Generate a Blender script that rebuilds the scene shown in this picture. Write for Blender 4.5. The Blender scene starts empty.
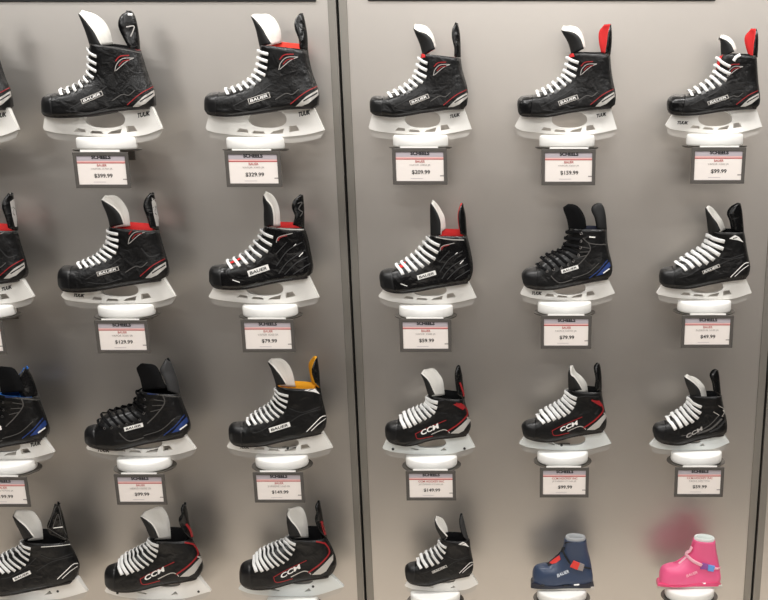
import bpy, bmesh, math, random
from mathutils import Vector, Matrix
from mathutils.bvhtree import BVHTree
from mathutils.geometry import tessellate_polygon

random.seed(7)
scene = bpy.context.scene
COL = scene.collection

# ------------------------------------------------------------------ camera
FOC, PX0, PY0 = 1200.0, 522.0, 545.0        # focal length and principal point, pixels of a 768x600 frame
TILT = math.atan((PY0 - 110.0) / FOC)       # the eye level lies at row 110 of the frame
CAMD, CAMZ = 3.12, 1.62
CAM = Vector((0, -CAMD, CAMZ))
cam_data = bpy.data.cameras.new('camera')
cam = bpy.data.objects.new('camera', cam_data)
COL.objects.link(cam)
cam.location = CAM
cam.rotation_euler = (math.pi / 2 - TILT, 0, 0)
cam_data.sensor_width = 36.0
cam_data.sensor_fit = 'HORIZONTAL'
cam_data.lens = FOC / 768.0 * 36.0
cam_data.shift_x = -(PX0 - 384.0) / 768.0
cam_data.shift_y = (PY0 - 300.0) / 768.0
cam_data.clip_end = 60
scene.camera = cam
FWD = Vector((0, math.cos(TILT), -math.sin(TILT)))
UPV = Vector((0, math.sin(TILT), math.cos(TILT)))
RGT = Vector((1, 0, 0))


def ray(px, py):
    return FWD + RGT * ((px - PX0) / FOC) + UPV * ((PY0 - py) / FOC)


def at(px, py, Y):
    r = ray(px, py)
    return CAM + r * ((Y + CAMD) / r.y)


YC = -0.13                                   # depth of the blades in front of the wall

# ------------------------------------------------------------------ materials


def lin(c):
    return tuple(((v / 255.0) / 12.92 if v / 255.0 <= 0.04045 else (((v / 255.0) + 0.055) / 1.055) ** 2.4) for v in c)


MATS = {}


def mat(name, rgb, rough=0.5, metal=0.0, bump=0.0, bscale=200.0, var=0.0, spec=0.5, coat=0.0, trans=0.0, wrinkle=0.0):
    m = bpy.data.materials.new(name)
    m.use_nodes = True
    nt = m.node_tree
    b = nt.nodes['Principled BSDF']
    c = lin(rgb)
    b.inputs['Base Color'].default_value = (*c, 1)
    b.inputs['Roughness'].default_value = rough
    b.inputs['Metallic'].default_value = metal
    b.inputs['Specular IOR Level'].default_value = spec
    b.inputs['Coat Weight'].default_value = coat
    b.inputs['Coat Roughness'].default_value = 0.15
    b.inputs['Transmission Weight'].default_value = trans
    tc = nt.nodes.new('ShaderNodeTexCoord')
    if var > 0:
        n = nt.nodes.new('ShaderNodeTexNoise')
        n.inputs['Scale'].default_value = bscale * 0.3
        n.inputs['Detail'].default_value = 4
        nt.links.new(tc.outputs['Object'], n.inputs['Vector'])
        r = nt.nodes.new('ShaderNodeValToRGB')
        r.color_ramp.elements[0].color = (*[v * (1 - var) for v in c], 1)
        r.color_ramp.elements[1].color = (*[min(1, v * (1 + var)) for v in c], 1)
        nt.links.new(n.outputs['Fac'], r.inputs['Fac'])
        nt.links.new(r.outputs['Color'], b.inputs['Base Color'])
    if bump > 0:
        n = nt.nodes.new('ShaderNodeTexNoise')
        n.inputs['Scale'].default_value = bscale
        n.inputs['Detail'].default_value = 3
        nt.links.new(tc.outputs['Object'], n.inputs['Vector'])
        bp = nt.nodes.new('ShaderNodeBump')
        bp.inputs['Strength'].default_value = bump
        bp.inputs['Distance'].default_value = 0.002
        nt.links.new(n.outputs['Fac'], bp.inputs['Height'])
        nt.links.new(bp.outputs['Normal'], b.inputs['Normal'])
        if wrinkle > 0:
            n2 = nt.nodes.new('ShaderNodeTexNoise')
            n2.inputs['Scale'].default_value = 38
            n2.inputs['Detail'].default_value = 2
            n2.inputs['Distortion'].default_value = 0.6
            nt.links.new(tc.outputs['Object'], n2.inputs['Vector'])
            b2 = nt.nodes.new('ShaderNodeBump')
            b2.inputs['Strength'].default_value = wrinkle
            b2.inputs['Distance'].default_value = 0.012
            nt.links.new(n2.outputs['Fac'], b2.inputs['Height'])
            nt.links.new(b2.outputs['Normal'], bp.inputs['Normal'])
    MATS[name] = m
    return m


mat('boot_black', (10, 10, 11), 0.36, bump=0.3, bscale=260, var=0.3, spec=0.45, wrinkle=0.3)
mat('boot_matte', (15, 15, 16), 0.55, bump=0.35, bscale=400, var=0.25)
mat('boot_gloss', (10, 10, 11), 0.26, bump=0.15, bscale=120, wrinkle=0.28)
mat('toe_plastic', (18, 18, 19), 0.36, bump=0.12, bscale=150)
mat('charcoal', (46, 46, 47), 0.5, var=0.2)
mat('stitch_grey', (82, 80, 78), 0.5)
mat('eyestay', (10, 10, 11), 0.30, bump=0.15, bscale=300)
mat('felt_white', (236, 233, 226), 0.9, bump=0.5, bscale=500)
mat('felt_grey', (222, 219, 210), 0.9, bump=0.5, bscale=500)
mat('felt_black', (10, 10, 12), 0.9, bump=0.5, bscale=500, spec=0.2)
mat('lace_white', (240, 240, 238), 0.8, bump=0.6, bscale=900)
mat('lace_black', (9, 9, 11), 0.9, bump=0.6, bscale=900, spec=0.2)
mat('eyelet_steel', (205, 205, 205), 0.25, metal=1.0)
mat('lining_red', (212, 40, 40), 0.8, bump=0.3, bscale=500)
mat('lining_orange', (224, 62, 46), 0.8, bump=0.3, bscale=500)
mat('lining_yellow', (236, 166, 24), 0.8, bump=0.3, bscale=500)
mat('lining_blue', (30, 105, 190), 0.8, bump=0.3, bscale=500)
mat('lining_navy', (26, 30, 52), 0.8, bump=0.3, bscale=500)
mat('accent_red', (150, 30, 34), 0.4)
mat('line_grey', (168, 164, 160), 0.45)
mat('accent_blue', (34, 58, 116), 0.4)
mat('accent_silver', (196, 192, 186), 0.35, metal=0.3)
mat('accent_white', (238, 236, 232), 0.45)
mat('print_black', (16, 16, 18), 0.5)
mat('holder_white', (243, 241, 236), 0.34, bump=0.05, bscale=80)
mat('holder_ice', (226, 230, 228), 0.30, bump=0.05, bscale=80)
mat('runner_steel', (204, 200, 194), 0.36, metal=0.6)
mat('outsole', (34, 28, 27), 0.5, var=0.3)
mat('puck_white', (248, 247, 243), 0.38)
mat('saucer_metal', (118, 114, 108), 0.32, metal=0.9)
mat('tag_frame', (80, 76, 72), 0.5, bump=0.1, bscale=300)
mat('card_white', (236, 228, 222), 0.6)
mat('card_grey', (178, 170, 176), 0.6)
mat('card_pink', (222, 176, 172), 0.6)
mat('ink_red', (178, 58, 54), 0.6)
mat('ink_brand', (150, 60, 60), 0.6)
mat('ink_grey', (150, 142, 138), 0.6)
mat('ink_black', (28, 26, 26), 0.6)
mat('kid_blue', (54, 68, 94), 0.36, bump=0.06, bscale=60, coat=0.15)
mat('kid_navy', (24, 30, 48), 0.32)
mat('kid_pink', (240, 98, 146), 0.36, bump=0.06, bscale=60, coat=0.15)
mat('kid_rose', (234, 80, 130), 0.36)
mat('strap_pink', (250, 190, 204), 0.5)
mat('buckle_red', (226, 66, 58), 0.35)
mat('buckle_grey', (150, 140, 138), 0.4)
mat('buckle_violet', (150, 84, 160), 0.35)
mat('buckle_blue', (104, 160, 224), 0.35)
mat('liner_white', (230, 236, 232), 0.8, bump=0.2, bscale=300)
mat('liner_grey', (176, 178, 180), 0.8, bump=0.2, bscale=300)
mat('text_pale', (214, 222, 232), 0.5)
mat('text_pink', (255, 190, 205), 0.5)

# ------------------------------------------------------------------ object helpers


def link(name, me, m, parent=None, smooth=False):
    o = bpy.data.objects.new(name, me)
    COL.objects.link(o)
    if m:
        me.materials.append(MATS[m] if isinstance(m, str) else m)
    if smooth:
        me.polygons.foreach_set('use_smooth', [True] * len(me.polygons))
    if parent:
        o.parent = parent
        if parent.parent is None:
            o.matrix_parent_inverse = Matrix.Translation(-parent.location)
    return o


def pymesh(name, vs, fs, m, parent=None, smooth=False, recalc=True, merge=0.0):
    me = bpy.data.meshes.new(name)
    me.from_pydata([tuple(v) for v in vs], [], fs)
    if recalc or merge:
        bm = bmesh.new()
        bm.from_mesh(me)
        if merge:
            bmesh.ops.remove_doubles(bm, verts=bm.verts, dist=merge)
        if recalc:
            bmesh.ops.recalc_face_normals(bm, faces=bm.faces)
        bm.to_mesh(me)
        bm.free()
    return link(name, me, m, parent, smooth)


def thing(name, label, cat, loc, group=None):
    o = bpy.data.objects.new(name, None)
    COL.objects.link(o)
    o.location = loc
    o.empty_display_size = 0.03
    o['label'] = label
    o['category'] = cat
    if group:
        o['group'] = group
    return o


def tag(o, label, cat, group=None):
    o['label'] = label
    o['category'] = cat
    if group:
        o['group'] = group


def box_vf(x0, x1, y0, y1, z0, z1):
    v = [(x0, y0, z0), (x1, y0, z0), (x1, y1, z0), (x0, y1, z0), (x0, y0, z1), (x1, y0, z1), (x1, y1, z1), (x0, y1, z1)]
    f = [(0, 3, 2, 1), (4, 5, 6, 7), (0, 1, 5, 4), (1, 2, 6, 5), (2, 3, 7, 6), (3, 0, 4, 7)]
    return v, f


def box(name, x0, x1, y0, y1, z0, z1, m, parent=None, bev=0.0):
    v, f = box_vf(x0, x1, y0, y1, z0, z1)
    o = pymesh(name, v, f, m, parent)
    if bev:
        md = o.modifiers.new('bevel', 'BEVEL')
        md.width = bev
        md.segments = 2
    return o


def struct(o):
    o['kind'] = 'structure'
    return o


# ------------------------------------------------------------------ curves


def catmull(P, n=12):
    P = [Vector(p) for p in P]
    if len(P) < 3:
        return [P[0].lerp(P[-1], i / n) for i in range(n + 1)]
    out = []
    Q = [P[0] * 2 - P[1]] + P + [P[-1] * 2 - P[-2]]
    for i in range(1, len(Q) - 2):
        a, b, c, d = Q[i - 1:i + 3]
        for k in range(n):
            t = k / n
            out.append(0.5 * ((2 * b) + (c - a) * t + (2 * a - 5 * b + 4 * c - d) * t * t + (3 * b - a - 3 * c + d) * t ** 3))
    out.append(P[-1])
    return out


def resample(P, n, smooth=True):
    """n+1 points at equal arc length"""
    D = catmull(P) if smooth else [Vector(p) for p in P]
    acc = [0.0]
    for i in range(1, len(D)):
        acc.append(acc[-1] + (D[i] - D[i - 1]).length)
    T = acc[-1]
    out = []
    j = 0
    for k in range(n + 1):
        s = T * k / n
        while j < len(D) - 2 and acc[j + 1] < s:
            j += 1
        L = acc[j + 1] - acc[j]
        out.append(D[j].lerp(D[j + 1], 0 if L < 1e-12 else min(1, max(0, (s - acc[j]) / L))))
    return out


def pt(P, t):
    """point at parameter t of an evenly sampled polyline"""
    x = max(0.0, min(1.0, t)) * (len(P) - 1)
    i = min(int(x), len(P) - 2)
    return P[i].lerp(P[i + 1], x - i)


# ------------------------------------------------------------------ lettering (flat outlines, laid onto surfaces)
TEXTS = {}


def text_mesh(s, bold=0.0):
    key = (s, bold)
    if key in TEXTS:
        return TEXTS[key]
    cu = bpy.data.curves.new('lettering', 'FONT')
    cu.body = s
    cu.offset = bold
    cu.resolution_u = 3
    o = bpy.data.objects.new('lettering', cu)
    COL.objects.link(o)
    dg = bpy.context.evaluated_depsgraph_get()
    me = bpy.data.meshes.new_from_object(o.evaluated_get(dg))
    vs = [(v.co.x, v.co.y) for v in me.vertices]
    fs = [tuple(p.vertices) for p in me.polygons]
    bpy.data.meshes.remove(me)
    bpy.data.objects.remove(o)
    bpy.data.curves.remove(cu)
    x0 = min(v[0] for v in vs)
    x1 = max(v[0] for v in vs)
    y0 = min(v[1] for v in vs)
    y1 = max(v[1] for v in vs)
    vs = [((x - x0) / (x1 - x0), (y - y0) / (y1 - y0)) for x, y in vs]
    TEXTS[key] = (vs, fs, (x1 - x0) / (y1 - y0))
    return TEXTS[key]


# ------------------------------------------------------------------ draping flat artwork on a surface


class Drape:
    """lays outlines given in photo pixels on the near side of a surface"""

    def __init__(self, bvh, Y):
        self.bvh = bvh
        self.Y = Y

    def hit(self, p, off):
        r = ray(p[0], p[1]).normalized()
        loc, nor, idx, d = self.bvh.ray_cast(CAM, r)
        if loc is None or loc.y > self.Y + 0.02:
            q = at(p[0], p[1], self.Y - 0.02)
            loc, nor, idx, d = self.bvh.find_nearest(q)
        if nor.dot(r) > 0:
            nor = -nor
        return loc + nor * off


def drape_polys(name, dr, polys, m, parent, off=0.0009, maxlen=1.6):
    bm = bmesh.new()
    for poly in polys:
        vs = [bm.verts.new((p[0], p[1], 0)) for p in poly]
        try:
            bm.faces.new(vs)
        except ValueError:
            pass
    bmesh.ops.triangulate(bm, faces=bm.faces)
    for _ in range(5):
        es = [e for e in bm.edges if e.calc_length() > maxlen]
        if not es:
            break
        bmesh.ops.subdivide_edges(bm, edges=es, cuts=1)
        bmesh.ops.triangulate(bm, faces=bm.faces)
    for v in bm.verts:
        v.co = dr.hit((v.co.x, v.co.y), off)
    me = bpy.data.meshes.new(name)
    bm.to_mesh(me)
    bm.free()
    return link(name, me, m, parent, True)


def line_polys(P, w):
    """quads of a band of width w (pixels) along a polyline"""
    D = catmull([Vector((p[0], p[1])) for p in P], 5) if len(P) > 2 else [Vector((p[0], p[1])) for p in P]
    L, R = [], []
    for i, p in enumerate(D):
        d = (D[min(i + 1, len(D) - 1)] - D[max(i - 1, 0)]).normalized()
        n = Vector((-d.y, d.x)) * (w / 2)
        L.append(p + n)
        R.append(p - n)
    return [[L[i], L[i + 1], R[i + 1], R[i]] for i in range(len(D) - 1)]


def drape_text(name, dr, s, a, b, h, m, parent, off=0.0016, bold=0.0, slant=0.0):
    """text whose centre line runs from pixel a to pixel b, h pixels high"""
    vs, fs, asp = text_mesh(s, bold)
    a, b = Vector(a), Vector(b)
    d = b - a
    n = Vector((d.y, -d.x)).normalized()
    out = []
    for x, y in vs:
        q = a + d * (x + slant * (y - 0.5)) + n * ((y - 0.5) * h)
        out.append(dr.hit(q, off))
    return pymesh(name, out, fs, m, parent, recalc=False)


def quad_band(a, b, h):
    a, b = Vector(a), Vector(b)
    n = Vector(((b - a).y, -(b - a).x)).normalized() * (h / 2)
    return [a - n, b - n, b + n, a + n]


# ------------------------------------------------------------------ boot loft


def sm(a, b, x):
    t = max(0.0, min(1.0, (x - a) / (b - a)))
    return t * t * (3 - 2 * t)


def plan(u, fat):
    u = max(0.0, min(1.0, u))
    if u < 0.32:
        return fat * 0.165 * max(0.0, 1 - (1 - u / 0.32) ** 2.6) ** (1 / 2.6)
    return fat * (0.165 - 0.035 * sm(0.32, 0.62, u) - 0.004 * sm(0.62, 1, u))


def prof(s, a, fv, b, bv, p=2.3):
    v = 1.0
    if s < a:
        v *= fv + (1 - fv) * max(0.0, 1 - (1 - s / a) ** p) ** (1 / p)
    if s > 1 - b:
        v *= bv + (1 - bv) * max(0.0, 1 - (1 - (1 - s) / b) ** p) ** (1 / p)
    return v


class Boot:
    """a boot skinned between its front line F and its back line B, both in the plane of the blade"""

    def __init__(self, F, B, fat=1.0, throat=0.26, NR=36, NS=13):
        self.F, self.B, self.NS = F, B, NS
        allx = [p.x for p in F + B]
        self.x0, self.x1 = min(allx), max(allx)
        self.L = self.x1 - self.x0
        self.fat, self.throat = fat, throat
        self.NR = NR

    def at(self, t, s, side, off=0.0):
        f, b = pt(self.F, t), pt(self.B, t)
        q = f.lerp(b, s)
        u = (q.x - self.x0) / self.L
        k = sm(0.42, 0.68, t)
        w = (plan(u, self.fat) * (1 - k) + self.fat * (0.122 + 0.012 * sm(0.75, 1, t)) * k) * self.L
        fv = self.throat * sm(0.22, 0.36, t)
        a = 0.5 - 0.12 * k
        k2 = sm(0.60, 0.84, t)
        bb = 0.22 + 0.30 * k2
        bv = 0.84 * (1 - k2)
        w *= prof(s, a, fv, bb, bv)
        return Vector((q.x, YC + side * (w + off), q.y))

    def ring(self, t):
        n = self.NS
        return [self.at(t, i / n, -1) for i in range(n + 1)] + [self.at(t, i / n, 1) for i in range(n, -1, -1)]

    def mesh(self, t0, t1, n):
        vs, fs = [], []
        m = 2 * (self.NS + 1)
        for i in range(n + 1):
            vs += self.ring(t0 + (t1 - t0) * i / n)
        for i in range(n):
            for j in range(m):
                k = (j + 1) % m
                fs.append((i * m + j, i * m + k, (i + 1) * m + k, (i + 1) * m + j))
        return vs, fs


def csheet(name_out, name_in, N, Fc, R, w, m_out, m_in, parent, thick=0.005, bulge=1.0, ns=14, nt=10, outer_off=0.0):
    """a curved plate: near edge N, spine Fc, far edge R (pixel lines running from base to tip)"""
    n2 = resample([Vector(p) for p in N], ns)
    f2 = resample([Vector(p) for p in Fc], ns)
    r2 = resample([Vector(p) for p in R], ns) if R else None
    G = []
    for i in range(ns + 1):
        s = i / ns
        ww = w * (1 - 0.55 * s ** 5) if ns else w
        a = at(n2[i].x, n2[i].y, YC - ww)
        f = at(f2[i].x, f2[i].y, YC)
        if r2:
            c = at(r2[i].x, r2[i].y, YC + ww)
        else:
            c = Vector((a.x, YC + ww, a.z))
        row = []
        for j in range(nt + 1):
            th = -1 + 2 * j / nt
            q = a * (th * (th - 1) / 2) + f * (1 - th * th) + c * (th * (th + 1) / 2)
            # round the plate: keep the spine, push the flanks outward
            q.y = YC + (q.y - YC) * (1 + 0.25 * (1 - abs(th)) * bulge)
            row.append(q)
        G.append(row)
    inn = []
    for i in range(ns + 1):
        row = []
        for j in range(nt + 1):
            p = G[i][j]
            du = G[i][min(j + 1, nt)] - G[i][max(j - 1, 0)]
            dv = G[min(i + 1, ns)][j] - G[max(i - 1, 0)][j]
            n = du.cross(dv)
            mid = (G[i][0] + G[i][nt]) / 2
            toward = mid - G[i][nt // 2]
            if n.length < 1e-9:
                n = toward.copy()
            n.normalize()
            if n.dot(toward) < 0:
                n = -n
            row.append(n)
        inn.append(row)
    # outer skin
    def two(o0, o1):
        vs, fs = [], []
        c = nt + 1
        for o in (o0, o1):
            for i in range(ns + 1):
                for j in range(nt + 1):
                    vs.append(G[i][j] + inn[i][j] * o)
        S = (ns + 1) * c
        for i in range(ns):
            for j in range(nt):
                q = (i * c + j, i * c + j + 1, (i + 1) * c + j + 1, (i + 1) * c + j)
                fs.append(q)
                fs.append(tuple(S + k for k in reversed(q)))
        per = [j for j in range(nt + 1)] + [i * c + nt for i in range(1, ns + 1)] + [ns * c + j for j in range(nt - 1, -1, -1)] + [i * c for i in range(ns - 1, 0, -1)]
        for k in range(len(per)):
            a, b = per[k], per[(k + 1) % len(per)]
            fs.append((a, S + a, S + b, b))
        return vs, fs
    v, f = two(-outer_off, 0.0014)
    o1 = pymesh(name_out, v, f, m_out, parent, True)
    v, f = two(0.0014, 0.0014 + thick)
    o2 = pymesh(name_in, v, f, m_in, o1, True)
    return o1, o2, G


def ribbon(path, normals, w, t):
    """flat lace swept along a path"""
    vs, fs = [], []
    K = 8
    for i, p in enumerate(path):
        d = (path[min(i + 1, len(path) - 1)] - path[max(i - 1, 0)]).normalized()
        n = normals[i] - d * normals[i].dot(d)
        n.normalize()
        b = d.cross(n)
        for k in range(K):
            a = 2 * math.pi * k / K
            vs.append(p + b * (math.cos(a) * w) + n * (math.sin(a) * t))
    for i in range(len(path) - 1):
        for k in range(K):
            fs.append((i * K + k, i * K + (k + 1) % K, (i + 1) * K + (k + 1) % K, (i + 1) * K + k))
    fs.append(tuple(range(K)))
    fs.append(tuple(range((len(path) - 1) * K, len(path) * K)))
    return vs, fs


def xz(p, Y=None):
    q = at(p[0], p[1], YC if Y is None else Y)
    return Vector((q.x, q.z))


def plate(outer, holes, half, z0, z1, half_top):
    """extruded outline with holes; half thickness grows from z0 to z1"""
    loops = [outer] + holes
    tess = tessellate_polygon([[Vector((p.x, p.y, 0)) for p in lp] for lp in loops])
    flat = [p for lp in loops for p in lp]
    n = len(flat)
    vs, fs = [], []
    for side in (-1, 1):
        for p in flat:
            k = max(0, min(1, (p.y - z0) / (z1 - z0)))
            vs.append((p.x, YC + side * (half + (half_top - half) * k), p.y))
    for a, b, c in tess:
        fs.append((a, b, c))
        fs.append((n + c, n + b, n + a))
    o = 0
    for lp in loops:
        m = len(lp)
        for i in range(m):
            a, b = o + i, o + (i + 1) % m
            fs.append((a, b, n + b, n + a))
        o += m
    return vs, fs


# ------------------------------------------------------------------ artwork per kind of skate, in units of the sole length
# (u from toe to heel along the sole, v up)
ART = {
    'vapor': [
        ('poly', 'accent_silver', [(.83, .015), (.93, .105), (1.035, .165), (1.04, .115), (.95, .04), (.885, .015)]),
        ('line', 'accent_red', .008, [(.78, .035), (.91, .135), (1.03, .195)]),
        ('line', 'print_black', .012, [(.90, .06), (1.03, .135)]),
        ('line', 'line_grey', .007, [(.68, .355), (.70, .42), (.76, .47), (.86, .47)]),
        ('line', 'line_grey', .007, [(.86, .47), (.79, .44), (.69, .36)]),
        ('line', 'accent_red', .010, [(.69, .45), (.735, .492), (.82, .497)]),
        ('line', 'accent_red', .008, [(.72, .405), (.76, .445), (.82, .455)]),
        ('line', 'stitch_grey', .008, [(.64, .08), (.74, .135), (.80, .125), (.86, .17)]),
        ('line', 'charcoal', .008, [(.25, .03), (.36, .085), (.50, .155), (.60, .22)]),
        ('line', 'charcoal', .007, [(.27, .0), (.42, -.02), (.60, .02)]),
    ],
    'nsx': [
        ('line', 'accent_red', .016, [(.705, .375), (.73, .41), (.80, .43)]),
        ('line', 'line_grey', .008, [(.69, .36), (.72, .415), (.86, .445)]),
        ('line', 'accent_silver', .012, [(.65, .52), (.80, .49), (.97, .475)]),
        ('line', 'accent_white', .009, [(.855, .305), (.89, .335)]),
        ('line', 'accent_white', .009, [(.915, .205), (.955, .245)]),
        ('line', 'accent_white', .009, [(.225, .0), (.30, -.03)]),
        ('line', 'charcoal', .010, [(.70, .04), (.80, .16), (.98, .27)]),
        ('line', 'charcoal', .010, [(.76, .03), (.88, .14), (1.0, .20)]),
        ('line', 'charcoal', .010, [(.68, .12), (.80, .27), (.95, .35)]),
        ('line', 'charcoal', .010, [(.85, .03), (.95, .09), (1.02, .13)]),
        ('line', 'charcoal', .010, [(.68, .24), (.80, .36)]),
    ],
    'nexus': [
        ('poly', 'accent_blue', [(.86, .02), (.93, .09), (1.02, .18), (1.035, .13), (.95, .04)]),
        ('line', 'accent_blue', .010, [(.78, .0), (.90, .09), (1.0, .20)]),
        ('line', 'accent_white', .014, [(.945, .05), (1.02, .10)]),
        ('line', 'stitch_grey', .011, [(.73, .47), (.79, .415), (.90, .39), (.99, .385)]),
        ('line', 'stitch_grey', .011, [(.79, .415), (.805, .33), (.72, .22), (.62, .13)]),
        ('line', 'stitch_grey', .008, [(.80, .35), (.70, .37)]),
        ('line', 'stitch_grey', .008, [(.80, .31), (.68, .31)]),
        ('line', 'stitch_grey', .008, [(.77, .27), (.66, .25)]),
        ('line', 'stitch_grey', .010, [(.33, .05), (.37, .0), (.44, -.04), (.58, -.01)]),
        ('line', 'stitch_grey', .007, [(.58, .01), (.76, .06), (.90, .17)]),
        ('line', 'accent_white', .016, [(.80, .485), (.87, .475)]),
    ],
    'supreme': [
        ('poly', 'accent_white', [(.835, .455), (.905, .495), (.95, .47), (1.0, .405), (.93, .435)]),
        ('line', 'print_black', .010, [(.88, .455), (.93, .465)]),
        ('line', 'accent_white', .009, [(.83, .005), (.93, .095), (1.0, .155), (1.05, .165)]),
        ('line', 'accent_white', .007, [(.88, .01), (.97, .085), (1.045, .135)]),
        ('line', 'charcoal', .008, [(.62, .10), (.78, .19), (1.0, .24)]),
        ('line', 'charcoal', .008, [(.66, .27), (.80, .22), (1.0, .27)]),
        ('line', 'charcoal', .008, [(.24, .03), (.34, .05), (.5, .14), (.62, .24)]),
    ],
    'ccm': [
        ('line', 'accent_red', .009, [(.75, .165), (.5, .065), (.365, .0)]),
        ('line', 'accent_red', .009, [(.365, .0), (.40, -.06), (.58, -.03)]),
        ('line', 'accent_silver', .010, [(.56, -.01), (.70, .045), (.76, .035), (.79, .005)]),
        ('line', 'accent_red', .016, [(.76, .025), (.90, .115), (1.0, .215), (1.005, .28), (.965, .345)]),
        ('line', 'accent_red', .018, [(.87, .372), (.965, .345)]),
        ('poly', 'accent_silver', [(.80, .0), (.93, .10), (1.05, .215), (1.045, .15), (.96, .03), (.90, .0)]),
        ('line', 'charcoal', .010, [(.64, .40), (.80, .425), (.96, .41)]),
    ],
    'ccmgrey': [
        ('line', 'stitch_grey', .012, [(.40, -.03), (.58, -.0), (.80, .12), (.94, .26)]),
        ('line', 'accent_silver', .010, [(.94, .26), (.86, .31)]),
        ('line', 'stitch_grey', .026, [(.62, .0), (.82, .07), (.98, .21)]),
        ('line', 'accent_silver', .008, [(.98, .24), (1.02, .33), (.93, .40)]),
        ('line', 'charcoal', .022, [(.80, .02), (.94, .09), (1.03, .20)]),
    ],
}

GROUP_SKATES = 'hockey skates lined up on the display wall'


def hockey_skate(d, dx=0.0, dy=0.0, **over):
    d = dict(d)
    d.update(over)
    ox, oy, sc = d['o']

    def P(p):
        return (ox + p[0] / sc + dx, oy + p[1] / sc + dy)

    def PL(l):
        return [P(p) for p in l]

    art = d['art']
    F1, F2, F3, B1, B2, B3 = (PL(d[k]) for k in ('F1', 'F2', 'F3', 'B1', 'B2', 'B3'))
    if F2[0] != F1[-1]:
        F2 = [F1[-1]] + F2
    F3 = [F2[-1]] + F3 if F3[0] != F2[-1] else F3
    B2 = [B1[-1]] + B2
    B3 = [B2[-1]] + B3
    B1 = [F1[0]] + B1 if B1[0] != F1[0] else B1

    def three(a, b, c):
        w = [[xz(p) for p in s] for s in (a, b, c)]
        whole = catmull(w[0] + w[1][1:] + w[2][1:], 12)
        i1 = (len(w[0]) - 1) * 12
        i2 = i1 + (len(w[1]) - 1) * 12
        return resample(whole[:i1 + 1], 40, False) + resample(whole[i1:i2 + 1], 40, False)[1:] + resample(whole[i2:], 40, False)[1:]

    F, B = three(F1, F2, F3), three(B1, B2, B3)
    boot = Boot(F, B, d.get('fat', 1.0))
    base = xz(P(d['HB'][len(d['HB']) // 2]))
    root = thing('hockey_skate', d['label'], 'skate', (base.x, YC, base.y), GROUP_SKATES)
    vs, fs = boot.mesh(0.0, 1.0, boot.NR)
    shell = pymesh('boot_shell', vs, fs, d.get('bootmat', 'boot_black'), root, True, merge=0.0002)
    md = shell.modifiers.new('thickness', 'SOLIDIFY')
    md.thickness = 0.003
    md.offset = -1
    bm = bmesh.new()
    bm.from_mesh(shell.data)
    bvh = BVHTree.FromBMesh(bm)
    bm.free()
    dr = Drape(bvh, YC)

    # toe cap: the moulded plastic nose over the front of the shell
    n = 12
    tv, tf = [], []
    cap_t = d.get('cap', 0.30)
    v2, f2 = boot.mesh(0.0, cap_t, n)
    cen = Vector((pt(F, 0.22).x, YC, pt(B, 0.3).y * 0.6 + pt(F, 0.22).y * 0.4))
    v2 = [cen + (v - cen) * 1.022 for v in v2]
    cap = pymesh('toe_cap', v2, f2, d.get('capmat', 'toe_plastic'), root, True, merge=0.0002)
    md = cap.modifiers.new('thickness', 'SOLIDIFY')
    md.thickness = 0.0025
    md.offset = -1

    # outsole
    line = resample([xz(p) for p in B1] + [xz(p) for p in B2[1:]], 30)
    vs, fs = [], []
    for i, q in enumerate(line):
        u = (q.x - boot.x0) / boot.L
        w = plan(u, boot.fat) * boot.L * 0.80 * (1 - 0.5 * sm(0.90, 1.0, u)) + 0.0005
        zz = q.y
        vs += [(q.x, YC - w, zz - 0.003), (q.x, YC + w, zz - 0.003), (q.x, YC + w, zz + 0.002), (q.x, YC - w, zz + 0.002)]
    for i in range(len(line) - 1):
        for k in range(4):
            fs.append((i * 4 + k, i * 4 + (k + 1) % 4, i * 4 + 4 + (k + 1) % 4, i * 4 + 4 + k))
    fs += [(0, 1, 2, 3), tuple(len(vs) - 4 + k for k in range(4))]
    pymesh('outsole', vs, fs, 'outsole', root)

    # collar lining: a padded band round the inside of the ankle
    G, H = pt(F, 1.0), pt(B, 1.0)
    lift = d.get('lift', 0.004)
    up = Vector((-(H - G).y, (H - G).x)).normalized()
    NL, LV = 32, 7
    vs, fs = [], []
    for lev in range(LV):
        tt = 0.84 + 0.16 * lev / (LV - 1)
        for j in range(NL):
            a = 2 * math.pi * j / NL
            sn = math.sin(a)
            cs = math.cos(a)
            s = 0.5 - (0.45 if cs > 0 else 0.36) * cs
            q = boot.at(tt, s, -1 if sn < 0 else 1)
            side = q.y - YC
            q.y = YC + (0.0 if abs(sn) < 0.01 else math.copysign(max(0.0, abs(side) - 0.0095), side))
            if lev == LV - 1:
                k = -0.0015 + (lift + 0.002) * sm(-0.1, 0.5, sn)
                q += Vector((up.x * k, 0, up.y * k))
            vs.append(q)
    for lev in range(LV - 1):
        for j in range(NL):
            k = (j + 1) % NL
            fs.append((lev * NL + j, lev * NL + k, lev * NL + NL + k, lev * NL + NL + j))
    lo = pymesh('collar_lining', vs, fs, d.get('lining', 'felt_black'), root, True)
    md = lo.modifiers.new('thickness', 'SOLIDIFY')
    md.thickness = 0.004
    md.offset = 0

    # tongue and tendon guard
    T = d['T']
    wt = boot.L * boot.fat * 0.105
    csheet('tongue', 'tongue_felt', PL(T[1]), PL(T[0]), PL(T[2]), wt, d.get('tonguemat', 'boot_matte'), d.get('felt', 'felt_white'), root, 0.0055)
    g = d['G']
    wg = boot.L * boot.fat * 0.085
    o1, o2, _ = csheet('tendon_guard', 'guard_lining', PL(g[0]), PL(g[1]), PL(g[2]) if len(g) > 2 else None, wg, d.get('guardmat', 'boot_gloss'), d.get('guardin', 'felt_black'), root, 0.0035)

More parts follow.
